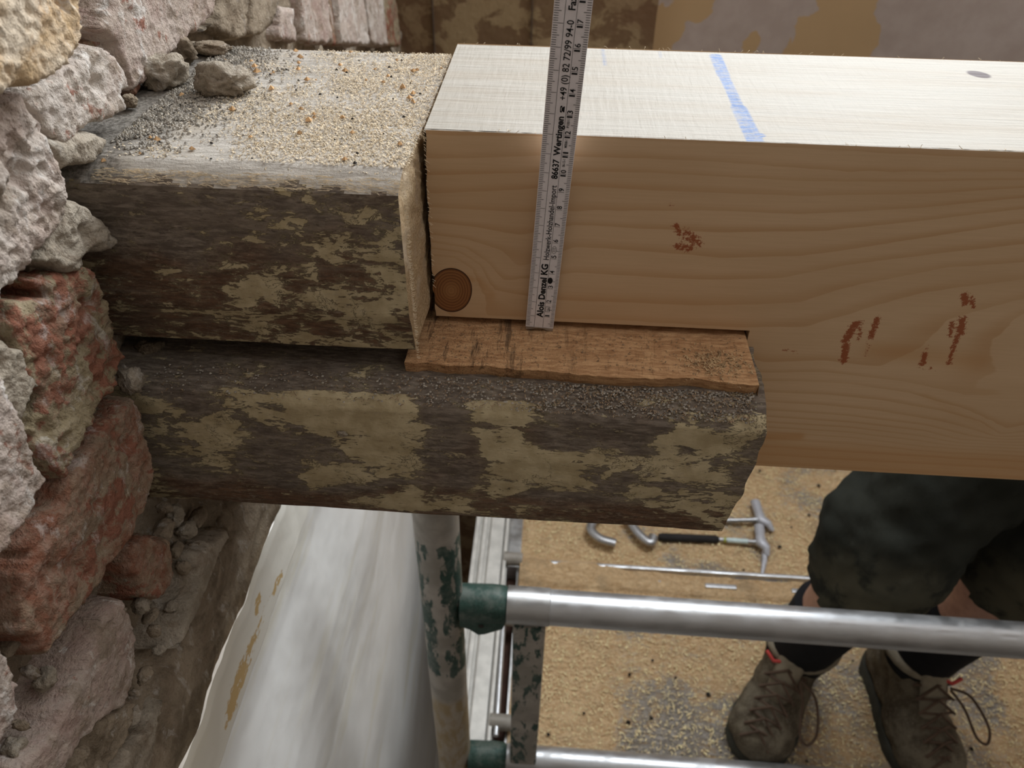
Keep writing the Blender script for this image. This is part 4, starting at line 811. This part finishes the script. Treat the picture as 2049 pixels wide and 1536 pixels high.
# ================================================================== TOOLS ON THE DECK
def P2(x, y, z): q = on(2, z, x, y); return np.array([q[0], q[1], z])
def curve(pts, n=6):
    pts = [np.array(p, float) for p in pts]; pts = [2 * pts[0] - pts[1]] + pts + [2 * pts[-1] - pts[-2]]; o = []
    for i in range(1, len(pts) - 2):
        a, b_, c, d = pts[i - 1:i + 3]
        for k in range(n): t = k / n; o.append(.5 * (2 * b_ + (c - a) * t + (2 * a - 5 * b_ + 4 * c - d) * t * t + (3 * b_ - a - 3 * c + d) * t ** 3))
    return o + [pts[-2]]
def hammer(name, shaft, face, claw, junc, lab, grip=None):
    z = DZ + .014; t = thing(name, tuple(P2(*junc, DZ)), lab, 'hammer', None)
    a, b_, c, d = P2(*face, z + .002), P2(*junc, z + .003), P2(*claw, z - .004), P2(*shaft, z - .006)
    mid = b_ + (c - b_) * .45 + np.array([.004, 0, .003])
    MB().tube([a, a + (b_ - a) * .25, a + (b_ - a) * .6, b_, mid, b_ + (c - b_) * .8, c], [.0100, .0105, .0095, .0125, .0088, .0066, .0035], 14, flat=.8).obj('head', MAT['greygrip'], t)
    e = b_ + (d - b_) * .18; MB().tube([b_, e, d], [.0078, .0050, .0046], 12).obj('shaft', MAT['steel'], t)
    if grip:
        g = P2(*grip, z - .006); MB().tube([d, d + (g - d) * .05, g + (d - g) * .06, g], [.006, .0085, .0088, .007], 14).obj('grip', MAT['blackrubber'], t)
        q = d + (b_ - d) * .12; MB().tube([q, d + (b_ - d) * .18], .0056, 12).obj('band', MAT['yellow'], t); MB().tube([d + (b_ - d) * .2, d + (b_ - d) * .7], .0054, 12).obj('sticker', MAT['palesticker'], t)
    return t
hammer('hammer', (1400, 1042), (1511, 1003), (1548, 1062), (1522, 1040), 'hammer with pale grey head and bare pale shaft, farther of the two on the platform')
hammer('hammer', (1438, 1079), (1519, 1052), (1537, 1112), (1522, 1085), 'hammer with stickered shaft and black grip, nearer of the two on the platform', (1318, 1074))
w = thing('steel_wedge', tuple(P2(1526, 1120, DZ)), 'narrow pale grey steel pin lying on the platform, pointing out from under the nearer hammer', 'pin')
MB().tube([P2(1530, 1098, DZ + .008), P2(1530, 1120, DZ + .008), P2(1525, 1148, DZ + .006)], [.0055, .0055, .003], 12, flat=.7).obj('pin_body', MAT['greygrip'], w)
pl_ = thing('pliers', tuple(P2(1240, 1060, DZ)), 'pliers on the platform, only the two pale steel handle ends showing below the old beam', 'pliers')
for pts in ([(1262, 1000), (1200, 1030), (1182, 1056), (1200, 1076), (1232, 1086)], [(1262, 1000), (1258, 1030), (1272, 1060), (1300, 1084), (1308, 1072)]):
    MB().tube(curve([P2(*q, DZ + .022) for q in pts]), .0095, 14, flat=.7).obj('handle', MAT['steel'], pl_)
MB().tube([P2(1262, 1000, DZ + .020), P2(1275, 975, DZ + .018), P2(1285, 955, DZ + .016)], [.012, .010, .005], 14, flat=.6).obj('jaws', MAT['steel'], pl_)

# ================================================================== PERSON
def blend(name, caps, mat, parent, vox=.006, smooth=8, noise=0, nsc=30, attrf=None, cut=None, strn=.9):
    "union of tapered capsules (a, b, ra, rb[, squash]) melted into one continuous surface"
    m = MB()
    for c in caps:
        a, b_, ra, rb_ = np.array(c[0], float), np.array(c[1], float), c[2], c[3]; d = b_ - a; L = np.linalg.norm(d) + 1e-6; dn = d / L; pts = []; rs = []
        for k in range(5): t = math.sin(k / 4 * PI / 2 * .98); pts.append(a - dn * ra * math.cos(math.asin(t))); rs.append(max(ra * t, ra * .03))
        for k in range(5): t = math.cos(k / 4 * PI / 2 * .98); pts.append(b_ + dn * rb_ * math.sqrt(1 - t * t)); rs.append(max(rb_ * t, rb_ * .03))
        if L < 1e-4: dn = np.array([0, 0, 1.])
        m.tube(pts, rs, 18, True, c[4] if len(c) > 4 else None)
    o = m.obj(name, mat, None, False)
    md = o.modifiers.new('r', 'REMESH'); md.mode = 'VOXEL'; md.voxel_size = vox; md.use_smooth_shade = True
    if smooth: sm = o.modifiers.new('s', 'SMOOTH'); sm.iterations = smooth; sm.factor = .5
    bpy.context.view_layer.update(); me = bpy.data.meshes.new_from_object(o.evaluated_get(bpy.context.evaluated_depsgraph_get()))
    V = np.array([v.co[:] for v in me.vertices]); N = np.array([v.normal[:] for v in me.vertices]); F = [list(p.vertices) for p in me.polygons]; bpy.data.objects.remove(o)
    if noise: V = V + N * (noise * fbm(V, nsc, 3, 5))[:, None]
    if cut is not None:
        keep = cut(V); F = [f for f in F if all(keep[i] for i in f)]
    return obj(name, V, F, mat, parent, True, attrf(V) if attrf else None)
A1, A2 = np.array([.500, .345, -.865]), np.array([.690, .345, -.865])   # ankles
K1, K2 = np.array([.525, .300, -.560]), np.array([.735, .315, -.560])   # knees
H1, H2 = np.array([.800, .500, -.180]), np.array([.93, .490, -.180])    # hips
per = thing('person', (.62, .38, DZ), 'person in dark work shorts, black socks and dusty brown lace-up boots, standing on the platform', 'person')
SH = np.array([.80, .60, .30])
hand1, hand2 = np.array([.585, .105, .135]), np.array([1.02, .105, .135])
s1, s2 = SH + (-.19, 0, .0), SH + (.19, 0, .0); e1, e2 = np.array([.575, .40, .155]), np.array([1.05, .40, .155])
body = [(K1, A1, .052, .040), (K1, K1 + (A1 - K1) * .35, .052, .055), (K2, A2, .052, .040), (K2, K2 + (A2 - K2) * .35, .052, .055), (H1, K1, .085, .055), (H2, K2, .085, .055),
        ((.69, .51, -.13), (.86, .51, -.13), .10, .10), ((.775, .54, -.08), (.79, .57, .12), .13, .13), ((.72, .60, .25), (.86, .60, .25), .105, .105), (s1, s2, .058, .058), ((.80, .60, .30), (.795, .57, .42), .055, .052),
        (s1, e1, .048, .040), (e1, hand1 + (0, .03, .015), .040, .026), (s2, e2, .048, .040), (e2, hand2 + (0, .03, .015), .040, .026)]
hc = np.array([.79, .53, .50])
body += [(hc + (0, .01, .035), hc + (0, -.005, -.01), .083, .072), (hc + (0, -.03, -.035), hc + (0, -.045, -.075), .055, .036), (hc + (0, -.085, .015), hc + (0, -.103, -.020), .010, .014), (hc + (-.082, 0, .0), hc + (-.084, .008, -.025), .013, .010), (hc + (.082, 0, .0), hc + (.084, .008, -.025), .013, .010),
         (hc + (-.022, -.088, -.052), hc + (.022, -.088, -.052), .008, .008), (hc + (-.04, -.076, .030), hc + (.04, -.076, .030), .010, .010)]
for hd, sg in ((hand1, 1), (hand2, -1)):
    w = hd + (0, .035, .012); body += [(w, hd + (0, -.030, 0), .024, .022, .7), (w + (sg * .022, -.02, 0), hd + (sg * .024, -.028, 0), .014, .012, .7), (w + (-sg * .022, -.02, 0), hd + (-sg * .024, -.028, 0), .014, .012, .7)]
    for i, (fx, L) in enumerate(((-.030, .052), (-.010, .066), (.010, .072), (.031, .066))):
        b0 = hd + (fx * sg, -.030, 0); b1 = b0 + (fx * .2 * sg, -L * .5, .006); b2 = b1 + (0, -L * .32, -.006); b3 = b2 + (0, -L * .15, -.018)
        body += [(b0, b1, .0095, .0088), (b1, b2, .0088, .008), (b2, b3, .008, .007)]
    t0 = hd + (sg * .028, .010, 0); body += [(t0, t0 + (sg * .028, -.022, -.004), .013, .011), (t0 + (sg * .028, -.022, -.004), t0 + (sg * .040, -.050, -.010), .011, .009)]
blend('body', body, MAT['skin'], per, .0058, 3)
for sx in (-.03, .03): bm_ = hc + (sx, -.077, .012); MB().tube([bm_ + (0, .006, 0), bm_ + (0, .002, 0), bm_ + (0, -.004, 0), bm_ + (0, -.007, 0)], [.006, .012, .010, .003], 14).obj('eye', MAT['eye'], per); MB().tube([bm_ + (0, -.0062, -.001), bm_ + (0, -.0082, -.001)], [.0052, .0040], 12).obj('iris', MAT['dark'], per)
blend('hair', [(hc + (0, .025, .055), hc + (0, .035, .02), .088, .085), (hc + (-.04, -.03, .085), hc + (.04, -.03, .085), .035, .035)], MAT['hair'], per, .006, 3, .004, 60)
blend('shirt', [((.69, .51, -.06), (.86, .51, -.06), .112, .112), ((.775, .54, -.04), (.79, .57, .12), .142, .145), ((.72, .60, .25), (.86, .60, .25), .118, .118), (s1, s2, .070, .070), (s1, s1 + (e1 - s1) * .62, .064, .058), (s2, s2 + (e2 - s2) * .62, .064, .058)], MAT['shirt'], per, .009, 5, .006, 18)
# work shorts: wide legs, hems, dusty knees
dk1 = K1 + (A1 - K1) * .10; dk2 = K2 + (A2 - K2) * .10
def hemcut(V):
    k = np.ones(len(V), bool)
    for K, A_, Hh in ((K1, A1, H1), (K2, A2, H2)):
        d = (A_ - K) / np.linalg.norm(A_ - K); near = np.linalg.norm(V - K, axis=1) < .20
        k &= ~(near & (((V - K) @ d) > .075))
    return k
def dust(V): return dict(dust=np.clip(1.25 - np.minimum(np.linalg.norm(V - K1 - (-.0, -.03, -.03), axis=1), np.linalg.norm(V - K2 - (0, -.03, -.03), axis=1)) / .085, 0, 1))
blend('work_shorts', [(H1 + (0, .01, .02), K1 + (0, .008, .02), .112, .086), (K1 + (.0, .0, .01), K1 + (A1 - K1) * .28, .084, .078), (H2 + (0, .01, .02), K2 + (0, .008, .02), .112, .086), (K2 + (0, 0, .01), K2 + (A2 - K2) * .28, .084, .078), ((.69, .51, -.11), (.86, .51, -.11), .118, .118)], MAT['trousers'], per, .0075, 4, .009, 26, dust, hemcut)
def boot(A_, K_, toe, name, tagside):
    A_ = np.array(A_, float); g = thing(name, (A_[0], A_[1], DZ), None, None)
    g.parent = per; g.matrix_parent_inverse = Matrix.Translation(-Vector(per.location))
    d = np.array([toe[0] - A_[0], toe[1] - A_[1], 0]); L = np.linalg.norm(d); d /= L; s_ = np.array([-d[1], d[0], 0]); a0 = np.array([A_[0], A_[1], DZ])
    def q(f, sd, z): return a0 + d * f + s_ * sd * 1.12 + np.array([0, 0, z])
    tl = L - .048
    up_ = [(q(tl, 0.004, .042), q(tl - .05, 0, .045), .048, .050), (q(tl - .004, -.018, .038), q(tl - .06, -.012, .04), .032, .036), (q(tl, .022, .038), q(tl - .06, .012, .04), .030, .036), (q(tl - .05, 0, .048), q(.03, 0, .070), .046, .046), (q(.04, 0, .045), q(-.045, 0, .045), .042, .040), (q(.045, 0, .085), q(.0, 0, .12), .040, .044), (q(-.03, 0, .06), q(-.012, 0, .125), .040, .045), (q(-.004, 0, .115), q(-.006, 0, .150), .049, .053)]
    blend('upper', up_, MAT['boot'], g, .0046, 4, .0022, 60, cut=lambda V: V[:, 2] < DZ + .158)
    oc = [(tl + .044, .0), (tl + .036, .026), (tl + .01, .046), (tl - .03, .051), (tl - .09, .042), (0, .037), (-.05, .036), (-.075, .022), (-.083, 0), (-.075, -.022), (-.05, -.036), (0, -.036), (tl - .09, -.040), (tl - .03, -.048), (tl + .01, -.043), (tl + .036, -.024)]
    m = MB(); n = len(oc); vs = [q(f, sd, z) * 1 for z, k in ((.001, 1), (.022, 1), (.026, .95)) for f, sd in [(f_ * (1 if k == 1 else .985), s0 * k) for f_, s0 in oc]]
    m.add(vs, [[r * n + i, r * n + (i + 1) % n, (r + 1) * n + (i + 1) % n, (r + 1) * n + i] for r in range(2) for i in range(n)] + [list(range(n)), [2 * n + i for i in range(n)][::-1]]); m.obj('sole', MAT['sole'], g)
    MB().tube([q(-.006 + .050 * math.cos(t_), .047 * math.sin(t_), .155 - .010 * math.cos(t_)) for t_ in np.linspace(0, 2 * PI, 25)], .0085, 10, False).obj('collar', MAT['bootpale'], g)
    kd = (K_ - A_); MB().tube([A_ + kd * t_ for t_ in (-.05, .15, .42, .44)], [.050, .050, .055, .047], 22).obj('sock', MAT['sock'], g)
    blend('tongue', [(q(.045, 0, .150), q(.075, 0, .100), .022, .020, .5)], MAT['bootpale'], g, .004, 2)
    for i in range(6):
        f = .050 + i * .0165; z = .139 - i * .0120; w_ = .026 - .001 * i
        MB().tube([q(f, -w_, z - .006), q(f + .010, 0, z + .007), q(f + .020, w_, z - .016)], .0022, 8).obj('lace', MAT['lace'], g); MB().tube([q(f, w_, z - .006), q(f + .010, 0, z + .009), q(f + .020, -w_, z - .016)], .0022, 8).obj('lace', MAT['lace'], g)
    lp = [q(.060, .020, .140), q(.072, .045, .135), q(.105, .064, .110), q(.125, .060, .095), q(.118, .046, .100), q(.085, .034, .125), q(.062, .020, .138)]
    MB().tube(curve(lp), .0021, 8).obj('lace', MAT['lace'], g)
    MB().tube([q(.048, tagside * .022 - .014, .150), q(.056, tagside * .022, .146), q(.050, tagside * .022 + .014, .150)], .003, 8).obj('pull_loop', MAT['redtag'], g)
    return g
t1, t2 = on(2, DZ, 1486, 1535), on(2, DZ, 1868, 1600)
boot(A1, K1, t1, 'boot', -1); boot(A2, K2, t2, 'boot', 1)
